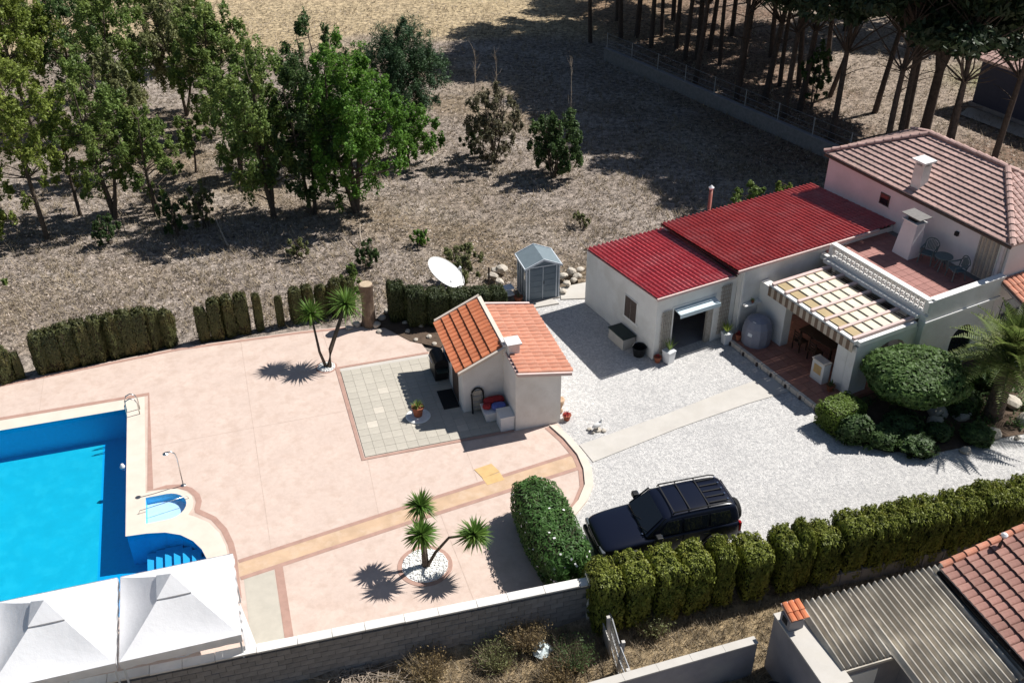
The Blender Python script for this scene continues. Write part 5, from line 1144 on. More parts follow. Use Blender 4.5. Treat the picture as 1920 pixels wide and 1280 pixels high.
BXV = make_variants('boxleaf', 'core', (61, 62), sx=.5, sy=.5, sz=1.0, n=7500, size=.036, e=14.0, lump=.02)
shrub('clipped_cube_hedge', H.w(3.45, -7.1), H.a, (1.55, 1.15, 1.05), BXV[0], 'cube shaped clipped hedge at the corner of the patio', 'hedge')
BV = make_variants('darkgreen', 'core', (71, 72, 73), sx=.5, sy=.5, sz=1.0, n=2400, size=.085, e=2.2, lump=.34)
for x, y, s, h_, k, l in ((3.25, -8.0, 1.25, 1.05, 0, 'round leafy bush before the cube shaped hedge'), (4.1, -8.7, 1.1, .7, 1, 'low dark bush right of the round leafy bush'), (4.9, -9.6, 1.2, .65, 2, 'low bush at the gravel edge below the topiary tree'), (6.1, -9.4, 1.0, .6, 0, 'low bush in the rock garden under the topiary tree'),
                        (7.3, -10.2, 1.1, .6, 1, 'low bush left of the palm at the gravel edge'), (5.2, -8.6, 1.2, .8, 2, 'dark bush straight under the topiary crown'), (8.2, -8.6, 1.3, .9, 1, 'dark bush between topiary and palm trunk'), (8.0, -7.2, 1.2, 1.1, 0, 'leafy bush at the house wall right of the topiary'), (10.3, -8.0, 1.0, .9, 2, 'leafy bush between the palm and the house wall'), (11.0, -10.2, 1.2, .8, 0, 'leafy bush right of the palm trunk')):
    shrub('garden_bush', H.w(x, y, -.02), random.uniform(0, 3), (s, s, h_), BV[k], l, 'bush', 'bushes in the garden bed')
for i, (x, y, r_) in enumerate(sorted(((5.2, -8.9, .28), (5.8, -9.0, .22), (6.7, -8.8, .35), (7.3, -8.4, .45), (7.9, -9.0, .4), (8.1, -10.3, .35), (9.8, -10.4, .4), (5.0, -9.95, .12), (6.4, -10.5, .22), (8.7, -10.9, .14), (9.6, -11.2, .2), (10.2, -9.4, .4)))):
    rock(H.w(x, y, .0), r_, '%s weathered rock from the left in the palm garden bed' % ORD[i], 'rocks in the garden bed')
rg = np.random.default_rng(17); n = 5200; gx = 3.1 + rg.random(n) * 9; gy = -10.9 + rg.random(n) * 4.4; kk = (gy > -8.6 - (gx - 3) * .30 + .25 * np.sin(gx * 3.1) + .15 * np.sin(gx * 7.3)) & (snoise(np.stack([gx, gy, 0 * gx], 1), 1.3, 3) > -.25); gx, gy = gx[kk], gy[kk]
gw = np.array([H.w(a_, b_)[:] for a_, b_ in zip(gx, gy)]); gw[:, 2] = .03 + .22 * rg.random(len(gw)); me = np_mesh('ground_cover', leaf_cards(gw, .075, 2.0, nrm=np.tile([0, 0, 1.0], (len(gw), 1)), spread=1.2, rng=rg), 4)
stuff(link('ground_cover', me, 'darkgreen'), 'dark leafy ground cover between the garden rocks', 'ground cover')
pot_plant('potted_plant', H.w(4.9, -8.3, .02), .2, .3, 'red pot among the rocks below the topiary tree', 'potted plant', 'redcloth', 26, .25)
# palm
pb = H.w(9.05, -9.5); pl = thing('palm_tree', pb, 0, 'date palm with thick trunk at the right of the garden bed', 'palm tree')
mb = MB(); prof = []
for k in range(14): prof += [(.36 - .006 * k + (.03 if k % 2 else 0), .11 * k)]
prof += [(.34, 1.6), (.30, 2.1), (.2, 2.35), (.05, 2.45)]; mb.rev(prof, 16); mb.build('trunk', 'palmtrunk', pl)
def frond_mesh(L_, seed):
    rr = random.Random(seed); mb = MB(); n = 30; pts = []
    for i in range(n + 1):
        t = i / n; pts.append(Vector((L_ * (t - .12 * t * t), 0, L_ * (.42 * t - .62 * t * t))))
    mb.path(pts[::3], [.03 - .0022 * i for i in range(len(pts[::3]))], 5)
    for i in range(4, n + 1):
        p = pts[i]; t = i / n; ll = .52 * math.sin(math.pi * min(1, .18 + t * .85)) + .06
        for s in (-1, 1):
            d = Vector((.55 + .3 * t, s * 1.0, rr.uniform(.0, .35))).normalized(); tip = p + d * ll + Vector((0, 0, -.10 * ll)); wv = Vector((.032, 0, 0))
            mb.add([p - wv, p + wv, p + d * ll * .55 + wv * .9, p + d * ll * .55 - wv * .9, tip], [(0, 1, 2, 3), (3, 2, 4)])
    o = mb.build('frond', 'palm'); me = o.data; bpy.data.objects.remove(o); return me
FM = [frond_mesh(2.7, s) for s in (1, 2, 3)]
for k in range(46):
    t = k / 45; put(FM[k % 3], 'frond', pl, (0, 0, 2.25 + .15 * t), (0, R(18 - 98 * t) + random.uniform(-.08, .08), k * 2.39996), (1, 1, 1)); 
# ------------------------------------------------------------------ the car
CA = R(195.2); cr = thing('off_road_car', (4.90, 24.30, 0), CA, 'dark navy off-road car with roof rack parked on the gravel', 'car')
def loft(secs, name, m, parent, smooth=True, close=True):
    mb = MB(); n = len(secs[0][1])
    for x, pr in secs:
        for y, z in pr: mb.v.append((x, y, z))
    for i in range(len(secs) - 1):
        for k in range(n): a = i * n + k; b = i * n + (k + 1) % n; mb.f.append((a, b, b + n, a + n))
    mb.f.append(tuple(range(n))[::-1]); mb.f.append(tuple((len(secs) - 1) * n + k for k in range(n)))
    o = mb.build(name, m, parent, smooth=smooth)
    bm = bmesh.new(); bm.from_mesh(o.data); bmesh.ops.recalc_face_normals(bm, faces=bm.faces); bm.to_mesh(o.data); bm.free()
    md = o.modifiers.new('smooth', 'SUBSURF'); md.levels = 1; md.render_levels = 2; return o
def body_sec(x, hw, zb, zt, crown=.03):
    half = [(hw * .55, zb), (hw * .96, zb + .02), (hw, zb + .14), (hw * 1.01, zb + (zt - zb) * .55), (hw * .985, zt - .10), (hw * .93, zt - .015), (hw * .55, zt + crown * .7), (0, zt + crown)]
    return x, half + [(-y, z) for y, z in half[::-1][1:]] + [(0, zb)]
loft([body_sec(*a) for a in ((2.40, .66, .48, .80), (2.36, .78, .42, .92), (2.22, .88, .36, 1.00), (1.8, .93, .34, 1.06, .045), (1.15, .945, .34, 1.12, .05), (.85, .95, .34, 1.15), (-.5, .955, .34, 1.17), (-1.7, .95, .36, 1.17), (-2.15, .93, .40, 1.17), (-2.26, .86, .46, 1.12), (-2.28, .8, .5, 1.08))], 'body', 'carpaint', cr)
def gh_sec(x, hb, ht, z0, z1):
    half = [(hb, z0), (hb * .99, z0 + .06), (ht + (hb - ht) * .3, z0 + (z1 - z0) * .72), (ht, z1 - .06), (ht * .9, z1 - .005), (ht * .5, z1 + .025), (0, z1 + .03)]
    return x, half + [(-y, z) for y, z in half[::-1][1:]] + [(0, z0)]
loft([gh_sec(*a) for a in ((.98, .80, .74, 1.12, 1.20), (.90, .86, .78, 1.12, 1.26), (.62, .89, .76, 1.12, 1.50), (.34, .90, .745, 1.12, 1.73), (.18, .90, .74, 1.12, 1.79), (-.6, .90, .74, 1.12, 1.83), (-1.6, .89, .73, 1.12, 1.83), (-2.0, .87, .71, 1.12, 1.80), (-2.16, .85, .70, 1.12, 1.70), (-2.24, .82, .76, 1.12, 1.30), (-2.25, .80, .76, 1.12, 1.2))], 'cabin', 'carpaint', cr)
def cq(p, name, m, th=.012, parent=cr):
    p = [Vector(v) for v in p]; n = (p[1] - p[0]).cross(p[3] - p[0]).normalized(); return MB().hexa(p, [v + n * th for v in p]).build(name, m, parent)
cq([(.93, -.72, 1.245), (.93, .72, 1.245), (.36, .64, 1.735), (.36, -.64, 1.735)], 'windscreen', 'glass', .018)
cq([(-2.245, .66, 1.25), (-2.245, -.66, 1.25), (-2.15, -.60, 1.68), (-2.15, .60, 1.68)], 'rear_window', 'glass', .02)
for s in (1, -1):
    for xa, xb, xc, xd in ((.62, -.22, -.22, .25), (-.30, -1.12, -1.12, -.30), (-1.2, -1.95, -1.85, -1.2)):
        p = [(xa, s * .905, 1.22), (xb, s * .905, 1.22), (xc, s * .80, 1.66), (xd, s * .80, 1.66)]
        cq(p if s < 0 else p[::-1], 'side_window', 'glass', .014)
    d_ = MB().box(-.24, .75, s * .955 - .004, s * .955 + .004, .48, 1.14).build('door', 'carpaint', cr); MB().box(-.16, -.02, s * .97 - .01, s * .97 + .01, 1.0, 1.03).build('handle', 'chrome', d_)
    d_ = MB().box(-1.18, -.27, s * .955 - .004, s * .955 + .004, .48, 1.14).build('door', 'carpaint', cr); MB().box(-1.1, -.96, s * .97 - .01, s * .97 + .01, 1.0, 1.03).build('handle', 'chrome', d_)
    mi = MB().box(.52, .72, min(s * .94, s * 1.16), max(s * .94, s * 1.16), 1.2, 1.38).build('mirror', 'blackplastic', cr, bevel=.03); MB().box(.505, .519, min(s * .98, s * 1.14), max(s * .98, s * 1.14), 1.22, 1.36).build('mirror_glass', 'chrome', mi)
    MB().path([(.9, s * .80, 1.20), (.30, s * .735, 1.775)], .03, 6).build('pillar', 'carpaint', cr)
    rl_ = MB().path([(.05, s * .68, 1.815), (.0, s * .68, 1.89), (-1.75, s * .67, 1.90), (-1.95, s * .66, 1.84)], .022, 8).build('roof_rail', 'blackplastic', cr, smooth=True)
    MB().box(-1.0, .55, s * .97 - .05, s * .97 + .06, .36, .41).build('side_step', 'blackplastic', cr)
    h_ = MB().box(2.28, 2.40, min(s * .50, s * .84), max(s * .50, s * .84), .72, .90).build('headlight', 'lampglass', cr, bevel=.03)
    MB().box(-2.30, -2.22, min(s * .76, s * .90), max(s * .76, s * .90), .75, 1.10).build('rear_light', 'redlamp', cr, bevel=.01)
    for xw in (1.45, -1.35):
        wv = bpy.data.objects.new('wheel', None); COL.objects.link(wv); wv.parent = cr; wv.location = (xw, s * .86, .385); wv.rotation_euler = (R(90), 0, 0)
        MB().rev([(.2, -.12), (.34, -.13), (.385, -.10), (.39, 0), (.385, .10), (.34, .13), (.2, .12)], 24).build('tyre', 'rubber', wv, smooth=True)
        MB().rev([(.0, -.125), (.07, -.13), (.21, -.11), (.23, -.13), (.23, .13), (.21, .11), (.07, .13), (0, .125)], 16).build('rim', 'greymetal', wv)
        ah = [(xw + .47 * math.cos(t), s * .965, .385 + .47 * math.sin(t)) for t in np.linspace(-.1, math.pi + .1, 13)]; MB().path(ah, .045, 7).build('wheel_arch', 'blackplastic', cr, smooth=True)
for k in range(5):
    y = -.52 + k * .26; b_ = MB().box(-1.92, -1.25, y - .022, y + .022, 1.865, 1.885).build('rack_bar', 'blackplastic', cr); MB().rev([(.0, .02), (.03, .02), (.03, -.005), (0, -.005)], 10, (-1.88, y, 1.888)).build('bolt', 'chrome', b_)
for x in (-1.2, -.55, .0): MB().box(x - .02, x + .02, -.69, .69, 1.862, 1.874).build('cross_bar', 'blackplastic', cr)
MB().box(2.30, 2.46, -.86, .86, .40, .62).build('front_bumper', 'blackplastic', cr, bevel=.05); MB().box(-2.40, -2.22, -.88, .88, .42, .62).build('rear_bumper', 'blackplastic', cr, bevel=.05)
MB().box(2.38, 2.425, -.46, .46, .68, .88).build('grille', 'blackplastic', cr, bevel=.02); MB().box(2.462, 2.472, -.26, .26, .44, .55).build('number_plate', 'whiteplastic', cr)
sp = MB().rev([(.0, -.12), (.16, -.12), (.33, -.11), (.37, -.06), (.37, .06), (.33, .10), (0, .11)], 24).build('spare_wheel', 'rubber', cr, smooth=False); sp.location = (-2.40, .12, .98); sp.rotation_euler = (0, R(90), 0)
for y in (.28, -.30):
    MB().path([(1.0, y, 1.215), (.86, y + .42, 1.33)], .01, 5).build('wiper', 'blackplastic', cr)
MB().rev([(.0, 0), (.03, 0), (.03, .03), (0, .035)], 10, (1.0, .62, 1.165)).build('washer_jet', 'chrome', cr)
# ------------------------------------------------------------------ lower boundary below the hedge
hd = (HEDGE_B - HEDGE_A); HA = math.atan2(hd.y, hd.x); hp = Vector((-math.sin(HA), math.cos(HA), 0))
ro = HEDGE_A - hp * .48 + hd.normalized() * 7.4
rw = thing('retaining_wall', (ro.x, ro.y, -.62), HA, 'low concrete panel wall under the front cypress hedge', 'wall')
for k in range(13):
    p_ = MB().box(.01, .69, -.05, .05, 0, .60).build('panel', 'block', rw); p_.location = (k * .75, random.uniform(-.015, .015), 0); MB().box(.70, .745, -.08, .07, 0, .66).build('post', 'render', rw).location = (k * .75, 0, 0)
fo = at(1128, 1118, .55); fe = at(1182, 1262, .55); fd = fe - fo; FA = math.atan2(fd.y, fd.x); FL = Vector((fd.x, fd.y)).length
wf = thing('wire_fence', (fo.x, fo.y, -.6), FA, 'leaning wire fence with pale posts below the cypress hedge', 'fence')
for k in range(4):
    x = FL * k / 3; MB().box(x - .05, x + .05, -.05, .05, 0, 1.35).build('post', 'slab', wf).rotation_euler = (.06 * (k % 2 * 2 - 1), 0, 0)
for z in (.12, .65, 1.22): MB().path([(0, .02, z), (FL / 3, .05, z - .02), (FL * .66, -.02, z), (FL, 0, z)], .022, 6).build('rail', 'greymetal', wf)
mesh = MB()
for k in range(26): x = FL * (k + .5) / 26; mesh.path([(x - .15, .02, .1), (x + .15, 0, 1.22)], .006, 4); mesh.path([(x + .15, .03, .1), (x - .15, .01, 1.22)], .006, 4)
mesh.build('wire_mesh', 'greymetal', wf)
MB().box(.1, FL * .5, -.09, -.06, .1, .9).build('board', 'slab', wf).rotation_euler = (.1, 0, 0)
# ------------------------------------------------------------------ neighbour at the bottom right
NF = Frame((7.94, 19.87), 18.0)
nb = thing('outbuilding', (NF.o.x, NF.o.y, -.6), NF.a, 'grey rendered outbuilding with corrugated sheet roof at the lower right', 'building')
def NBX(x0, x1, y0, y1, z0, z1, name, m, parent=nb, bevel=0): return MB().box(x0, x1, y0, y1, z0 + .6, z1 + .6).build(name, m, parent, bevel=bevel)
NBX(.25, 4.9, -2.05, -.15, -.6, 1.55, 'wall', 'render'); NBX(2.3, 4.9, -3.75, -2.051, -.6, 1.5, 'wall', 'render')
NBX(-.55, .2, -2.6, .05, -.6, 1.62, 'parapet_wall', 'render'); NBX(-.58, .24, -2.6, .08, 1.621, 1.68, 'parapet_top', 'slab')
def corrug(x0, x1, y0, y1, z0, z1, nm):
    mb = MB(); n = int((x1 - x0) / .022); pit = .205
    for j, (y, z) in enumerate(((y0, z0), ((y0 + y1) / 2, (z0 + z1) / 2), (y1, z1))):
        for i in range(n + 1): x = x0 + (x1 - x0) * i / n; mb.v.append((x, y, z + .6 + .085 * math.cos(2 * math.pi * x / pit)))
    for j in range(2):
        for i in range(n): a = j * (n + 1) + i; mb.f.append((a, a + 1, a + n + 2, a + n + 1))
    o = mb.build(nm, 'fibre', nb, smooth=True); md = o.modifiers.new('thickness', 'SOLIDIFY'); md.thickness = .012; return o
for k in range(6):
    x0 = .10 + k * .805; dz = .006 * (k % 2)
    corrug(x0, x0 + .89, -2.22 if k < 2 else -3.95, .06, 1.70 + dz, 1.86 + dz, 'roof_sheet')
NBX(.12, 1.72, -2.27, -2.23, 1.58, 1.67, 'roof_edge_board', 'fibre'); NBX(1.75, 4.95, -4.02, -3.96, 1.56, 1.66, 'roof_edge_board', 'fibre')
chn = NBX(-.52, -.06, -.62, -.16, 1.681, 2.02, 'chimney', 'render')
NBX(-.50, -.42, -.60, -.40, 2.021, 2.14, 'cap_post', 'render', chn); NBX(-.16, -.08, -.60, -.40, 2.021, 2.14, 'cap_post', 'render', chn); NBX(-.54, -.50, -.5, -.28, 1.8, 2.0, 'smoke_hole', 'dark', chn)
slope_slab(MB(), [(-.56, -.66, 2.76), (-.02, -.66, 2.76), (-.02, -.12, 2.90), (-.56, -.12, 2.90)], .05).build('cap_slab', 'fascia', chn)
for k in range(3):
    for j in range(2): put(tile_mesh('tile', .33, .2), 'cap_tile', chn, (-.50 + k * .19 + .03, -.14 - j * .26, 2.92 - j * .07), (0, R(15), -R(90)))
NBX(.4, 1.5, -2.08, -2.052, .1, 1.1, 'doorway', 'trim')
nh = thing('tiled_cottage', (NF.o.x, NF.o.y, -.6), NF.a, 'cottage with weathered red tile roof in the lower right corner', 'house')
MB().box(5.2, 12.5, -7.5, -.4, 0, 2.6).build('wall', 'render', nh)
nr_ = slope_slab(MB(), [(4.72, -7.7, 2.66), (9.0, -7.7, 3.9), (9.0, -.18, 3.9), (4.72, -.18, 2.66)], .1).build('roof', 'fascia', nh)
tile_slope(nr_, (9.0, -7.6, 3.91), (0, 1, 0), (-4.28, 0, -1.24), 7.35, 4.45, 'tiler', course=.42, pitch=.245, keyfn=lambda s: -s[1], limit=300, hf=.2, lift=.075)
slope_slab(MB(), [(9.0, -7.7, 3.9), (13.0, -7.7, 2.66), (13.0, -.18, 2.66), (9.0, -.18, 3.9)], .1).build('roof', 'tiler', nh)
ridge_tiles(nr_, (9.0, -.2, 3.93), (4.75, -.2, 2.72), 'tile2', .12, .40, .04); ridge_tiles(nr_, (9.0, -7.6, 3.93), (9.0, -.2, 3.93), 'tiler', .13, .4, .05)
vp = thing('vent_pipe', NF.w(6.35, -.45, 2.50), 0, 'bent vent pipe with pale cowl on the weathered red roof', 'pipe')
MB().path([(0, 0, -.2), (.02, .02, .25), (.10, .10, .48)], .05, 8).build('pipe', 'brownwood', vp, smooth=True); MB().rev([(.0, 0), (.09, .0), (.10, .07), (.05, .12), (0, .13)], 12, (.10, .10, .46)).build('cowl', 'whiteplastic', vp)
MB().box(4.60, 4.71, -7.7, -.2, 2.46, 2.56).build('gutter', 'blackplastic', nh)
wa, wb = at(1100, 1288, .9), at(1418, 1198, .9); wd2 = wb - wa
lwl = thing('courtyard_wall', (wa.x, wa.y, -.6), math.atan2(wd2.y, wd2.x), 'low grey courtyard wall with pale cap at the bottom edge', 'wall')
LL = wd2.length; MB().box(-2, LL, -.09, .09, 0, 1.46).build('core', 'render', lwl); 
for k in range(7):
    x0 = -2 + k * (LL + 2) / 7; MB().box(x0 + .004, x0 + (LL + 2) / 7 - .004, -.13, .13, 1.461, 1.51).build('cap_stone', 'slab', lwl)
struct(MB().sheet([(p.x, p.y) for p in (NF.w(-8, -1.6), NF.w(-1.0, -.6), NF.w(-.5, -6), NF.w(-8, -6))], [], -.46).build('courtyard', 'render'))
br = thing('black_barrel', NF.w(-1.15, -1.35, -.45), 0, 'black open barrel in the courtyard beside the outbuilding', 'barrel')
MB().rev([(.24, 0), (.28, .1), (.29, .45), (.28, .8), (.26, .85), (.24, .82), (.23, .2), (0, .2)], 20).build('body', 'blackplastic', br)
ct = thing('grey_crate_pile', NF.w(-.75, -1.75, -.45), .4, 'grey crate in the courtyard next to the black barrel', 'crate')
MB().box(-.2, .2, -.25, .25, 0, .6).build('crate', 'greymetal', ct); MB().box(-.22, .22, -.27, .27, .601, .64).build('lid', 'tarp', ct)
# ------------------------------------------------------------------ far wall and far house
a, b = at(1150, 118), at(1560, 297); d = b - a; fwl = thing('boundary_wall', (a.x, a.y, -.15), math.atan2(d.y, d.x), 'long low boundary wall in the shade of the pines', 'wall')
L_ = d.length + 12; MB().box(-1, L_, -.10, .10, 0, .95).build('core', 'block', fwl)
for k in range(12):
    x0 = -1 + (L_ + 1) * k / 12; MB().box(x0 + .01, x0 + (L_ + 1) / 12 - .01, -.14, .14, .951, 1.02).build('cap_stone', 'render', fwl); MB().path([(x0 + .2, 0, 1.0), (x0 + .2, 0, 2.1)], .035, 6).build('post', 'greymetal', fwl)
for z in (1.25, 1.6, 2.05): MB().path([(-.8, 0, z), (L_ - .2, 0, z)], .008, 4).build('wire', 'greymetal', fwl)
a, b = at(1821, 198), at(1920, 236); d = b - a; fh = thing('far_house', (a.x, a.y, -.1), math.atan2(d.y, d.x), 'dark walled house with tile roof beyond the pines', 'house')
mat('dark_blue_render', (.06, .065, .10), var=.1); M['navywall'] = MATS['dark_blue_render']
MB().box(0, 10, 0, 7, 0, 3.3).build('wall', 'navywall', fh); MB().box(-.2, 10.2, -.06, 7.2, 0, .35).build('plinth', 'render', fh)
fr = MB().add([(-.5, -.5, 3.3), (10.5, -.5, 3.3), (10.5, 7.5, 3.3), (-.5, 7.5, 3.3), (3, 3.5, 5.0), (7, 3.5, 5.0), (-.5, -.5, 3.18), (10.5, -.5, 3.18), (10.5, 7.5, 3.18), (-.5, 7.5, 3.18)], [(0, 1, 5, 4), (1, 2, 5), (2, 3, 4, 5), (3, 0, 4), (0, 6, 7, 1), (1, 7, 8, 2), (2, 8, 9, 3), (3, 9, 6, 0), (6, 9, 8, 7)]).build('roof', 'fascia', fh)
SLf = math.hypot(4, 1.7); tile_slope(fr, (-.5, 3.5, 5.01), (1, 0, 0), (0, -4, -1.7), 11, SLf, 'tilep', course=.42, pitch=.30, mask=lambda a_, d_: 3 - 3.5 * d_ / SLf < -.5 + a_ < 7 + 3.5 * d_ / SLf, keyfn=lambda s: s[1], limit=120)
SLg = math.hypot(3.5, 1.7); tile_slope(fr, (3.0, -.5, 5.01), (0, 1, 0), (-3.5, 0, -1.7), 8, SLg, 'tilep', course=.42, pitch=.30, mask=lambda a_, d_: 3.5 - 4 * d_ / SLg < -.5 + a_ < 3.5 + 4 * d_ / SLg, limit=0)
wv = MB().box(4.2, 5.2, -.04, -.004, 1.2, 2.3).build('window', 'trim', fh); MB().box(4.27, 5.13, -.05, -.041, 1.27, 2.23).build('pane', 'glass', wv)
struct(MB().sheet([(p.x, p.y) for p in (at(1800, 215), at(1925, 262), at(1925, 240), at(1816, 200))], [], .02).build('far_path', 'slab'))
# ------------------------------------------------------------------ scrub in front of the block wall
def dry_bush(p, hgt, rad, n, lab, m, seed):
    r = np.random.default_rng(seed); o = thing('dry_bush', (p.x, p.y, -.58), 0, lab, 'dry bush', 'dry bushes below the block wall')
    az = r.random(n) * 6.283; t = r.random(n); lean_ = r.random(n) ** .7; L_ = hgt * (.45 + .55 * r.random(n))
    d = np.stack([np.cos(az) * lean_ * rad / hgt * 1.2, np.sin(az) * lean_ * rad / hgt * 1.2, np.ones(n)], 1); d = unit(d)
    b0 = np.stack([np.cos(az) * t * rad * .45, np.sin(az) * t * rad * .45, np.zeros(n)], 1); tip = b0 + d * L_[:, None] + r.normal(size=(n, 3)) * .06
    s = unit(np.cross(d, r.normal(size=(n, 3)))) * .011
    link('stalks', np_mesh('stalks', np.stack([b0 - s, b0 + s, tip], 1).reshape(-1, 3), 3), 'drygrass', o)
    k = r.integers(0, n, n * 2); u = .35 + .65 * r.random(n * 2); p_ = b0[k] + (tip - b0)[k] * u[:, None] + r.normal(size=(n * 2, 3)) * .04
    link('leaves', np_mesh('leaves', leaf_cards(p_, .035, 2.2, rng=r), 4), m, o)
dry_bush(at(800, 1262, -.5), .95, .8, 900, 'golden dry bush at the foot of the block wall', 'drybush', 1)
dry_bush(at(985, 1205, -.5), 1.15, .75, 1100, 'tall dry bush against the block wall near its right end', 'drybush', 2)
dry_bush(at(930, 1240, -.5), .8, .7, 900, 'greenish dry bush left of the pale plastic bag', 'olive', 3)
dry_bush(at(1075, 1240, -.5), .95, .7, 900, 'dark brown bush left of the wire fence', 'darkgreen', 4)
dry_bush(at(1222, 1180, -.5), .9, .6, 900, 'dry bush right of the wire fence under the hedge', 'olive', 5)
dry_bush(at(1040, 1270, -.5), .7, .7, 800, 'golden dry bush at the bottom edge below the bag', 'drybush', 6)
bg_ = MB().rev([(.05, 0), (.26, .02), (.30, .12), (.20, .22), (.08, .26), (.05, .34), (.10, .38), (0, .36)], 16)
bg_.v = [(x * (1 + .22 * math.sin(5 * math.atan2(y, x) + 9 * z)), y * (1 + .25 * math.sin(3 * math.atan2(y, x) + 5 * z)), z * (1 + .2 * math.sin(4 * x * 9))) for x, y, z in bg_.v]
o = tag(bg_.build('plastic_bag', 'bag'), 'crumpled pale plastic bag lying in the dry scrub', 'bag'); o.location = at(1016, 1222, -.5)
tw = MB(); random.seed(9)
for k in range(110):
    a = random.uniform(0, 3.14); c = Vector((random.gauss(0, .55), random.gauss(0, .22), random.uniform(.0, .22))); l = random.uniform(.2, .6); dd = Vector((math.cos(a) * l, math.sin(a) * l * .6, random.uniform(-.05, .12))); tw.path([c - dd, c + dd * .2 + Vector((0, 0, .03)), c + dd], [.014, .011, .006], 4, cap=False)
o = tag(tw.build('twig_heap', 'twig'), 'heap of bleached cut twigs below the block wall', 'twig heap'); o.location = at(668, 1272, -.5)
# ------------------------------------------------------------------ dry grass, litter
def in_field(x, y):
    c, s = math.cos(P.a), math.sin(P.a); dx, dy = x - P.o.x, y - P.o.y; px, py = dx * c + dy * s, -dx * s + dy * c
    c, s = math.cos(H.a), math.sin(H.a); dx, dy = x - H.o.x, y - H.o.y; hx, hy = dx * c + dy * s, -dx * s + dy * c
    return np.where(px < 3.2, py > 9.6, py > 9.9) & ~((hx > -.8) & (hy < 5.4))
def zfield(x, y): 
    p = np.stack([x, y, np.zeros(len(x))], 1); c, s = math.cos(P.a), math.sin(P.a); py = -(x - P.o.x) * s + (y - P.o.y) * c
    r_ = .5 * snoise(p, .35, 1) + .3 * snoise(p, 1.1, 2) + .2 * snoise(p, 2.6, 3); return -.10 + np.clip((py - 9.8) / 2, 0, 1) * (r_ * .10 + .02)
def scatter(n, seed):
    r = np.random.default_rng(seed); v = 640 * r.random(n) ** .9; u = r.random(n) * 2100 - 90
    x = (u - 960) / FPX; y = -(v - 640) / FPX; dz = -math.sin(PITCH) + y * math.cos(PITCH); t = -CAM_H / dz
    X, Y = x * t, (math.cos(PITCH) + y * math.sin(PITCH)) * t; X = X + r.normal(size=n) * 1.0; Y = Y + r.normal(size=n) * 1.0
    k = in_field(X, Y); return X[k], Y[k], r
X, Y, r = scatter(60000, 1); Z = zfield(X, Y)
fz = snoise(np.stack([X, Y, 0 * X], 1), .5, 8)
keep = r.random(len(X)) < .42 + .5 * np.clip(fz, 0, 1); X, Y, Z = X[keep], Y[keep], Z[keep]; nb_ = 4; n = len(X)
V = []
for k in range(nb_):
    az = r.random(n) * 6.283; h_ = (.10 + .28 * r.random(n) ** 1.5) * (1 + (Y > 74) * .3); b0 = np.stack([X + r.normal(size=n) * .06, Y + r.normal(size=n) * .06, Z - .01], 1)
    s = np.stack([np.cos(az + 1.57), np.sin(az + 1.57), 0 * az], 1) * .018; tip = b0 + np.stack([np.cos(az) * h_ * .9, np.sin(az) * h_ * .9, h_], 1)
    V.append(np.stack([b0 - s, b0 + s, tip], 1).reshape(-1, 3))
stuff(link('dry_grass', np_mesh('dry_grass', np.concatenate(V), 3), 'drygrass'), 'short dry straw coloured grass covering the field', 'grass')
X, Y, r = scatter(90000, 2); Z = zfield(X, Y) + .015; c = np.stack([X, Y, Z], 1)
me = np_mesh('leaf_litter', leaf_cards(c, .07, 2.2, nrm=np.tile([0, 0, 1.0], (len(c), 1)), spread=.8, rng=r), 4); stuff(link('leaf_litter', me, 'litter'), 'dead leaves and litter scattered over the dry field', 'litter')
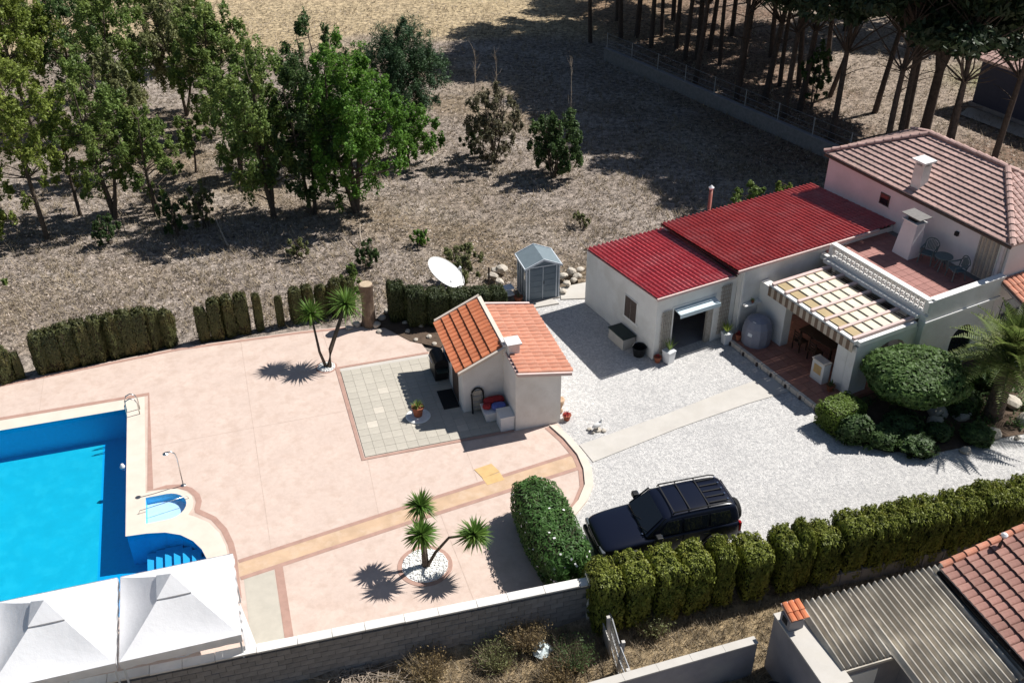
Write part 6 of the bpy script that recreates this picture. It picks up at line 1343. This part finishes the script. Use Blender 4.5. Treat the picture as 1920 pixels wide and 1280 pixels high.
# grass of the lower lot
r = np.random.default_rng(4); n = 26000; X = -11 + r.random(n) * 32; Y = 15.5 + r.random(n) * 10
tl = np.where(X < HEDGE_A.x, WALL_L.y + (X - WALL_L.x) / (WALL_R.x - WALL_L.x) * (WALL_R.y - WALL_L.y) - .25, HEDGE_A.y + (X - HEDGE_A.x) / (HEDGE_B.x - HEDGE_A.x) * (HEDGE_B.y - HEDGE_A.y) - .6)
c_, s_ = math.cos(NF.a), math.sin(NF.a); nx = (X - NF.o.x) * c_ + (Y - NF.o.y) * s_; ny = -(X - NF.o.x) * s_ + (Y - NF.o.y) * c_
k = (Y < tl) & ~((nx > -.7) & (ny < .2)) & ~((nx > -9) & (nx < .0) & (ny < -.55)); X, Y = X[k], Y[k]; n = len(X); V = []
for k in range(5):
    az = r.random(n) * 6.283; h_ = .10 + .24 * r.random(n) ** 2; b0 = np.stack([X + r.normal(size=n) * .05, Y + r.normal(size=n) * .05, np.full(n, -.58)], 1)
    s = np.stack([np.cos(az + 1.57), np.sin(az + 1.57), 0 * az], 1) * .012; tip = b0 + np.stack([np.cos(az) * h_ * .8, np.sin(az) * h_ * .8, h_], 1); V.append(np.stack([b0 - s, b0 + s, tip], 1).reshape(-1, 3))
stuff(link('scrub_grass', np_mesh('scrub_grass', np.concatenate(V), 3), 'drygrass'), 'tangled golden dry grass below the walls', 'grass')
# ---- small yard ornaments
gl = thing('garden_ornament', at(1120, 806), .5, 'small white bird ornament on the gravel by the pool house', 'ornament')
MB().rev([(.0, 0), (.16, .0), (.14, .05), (0, .06)], 12).build('base', 'rock', gl)
mb = MB(); mb.path([(-.24, 0, .22), (-.1, 0, .24), (.08, 0, .26), (.16, 0, .34), (.17, 0, .44), (.22, 0, .47)], [.02, .10, .10, .05, .05, .015], 8); mb.build('bird', 'trim', gl, smooth=True); MB().path([(0, 0, .05), (0, 0, .2)], .02, 6).build('leg', 'blackplastic', gl)
for i, (u, v, r_) in enumerate(((1105, 805, .10), (1132, 808, .11), (1112, 812, .08))): rock(at(u, v), r_, '%s pale stone beside the white bird ornament' % ('small left', 'larger right', 'smallest front')[i], 'stones by the bird ornament')
pbx = tag(MB().box(-.5, .5, -.14, .14, 0, .16).build('white_step_block', 'trim'), 'short white block on the deck by the block wall', 'block'); pbx.location = P.w(-4.25, -8.1, .006); pbx.rotation_euler = (0, 0, P.a)
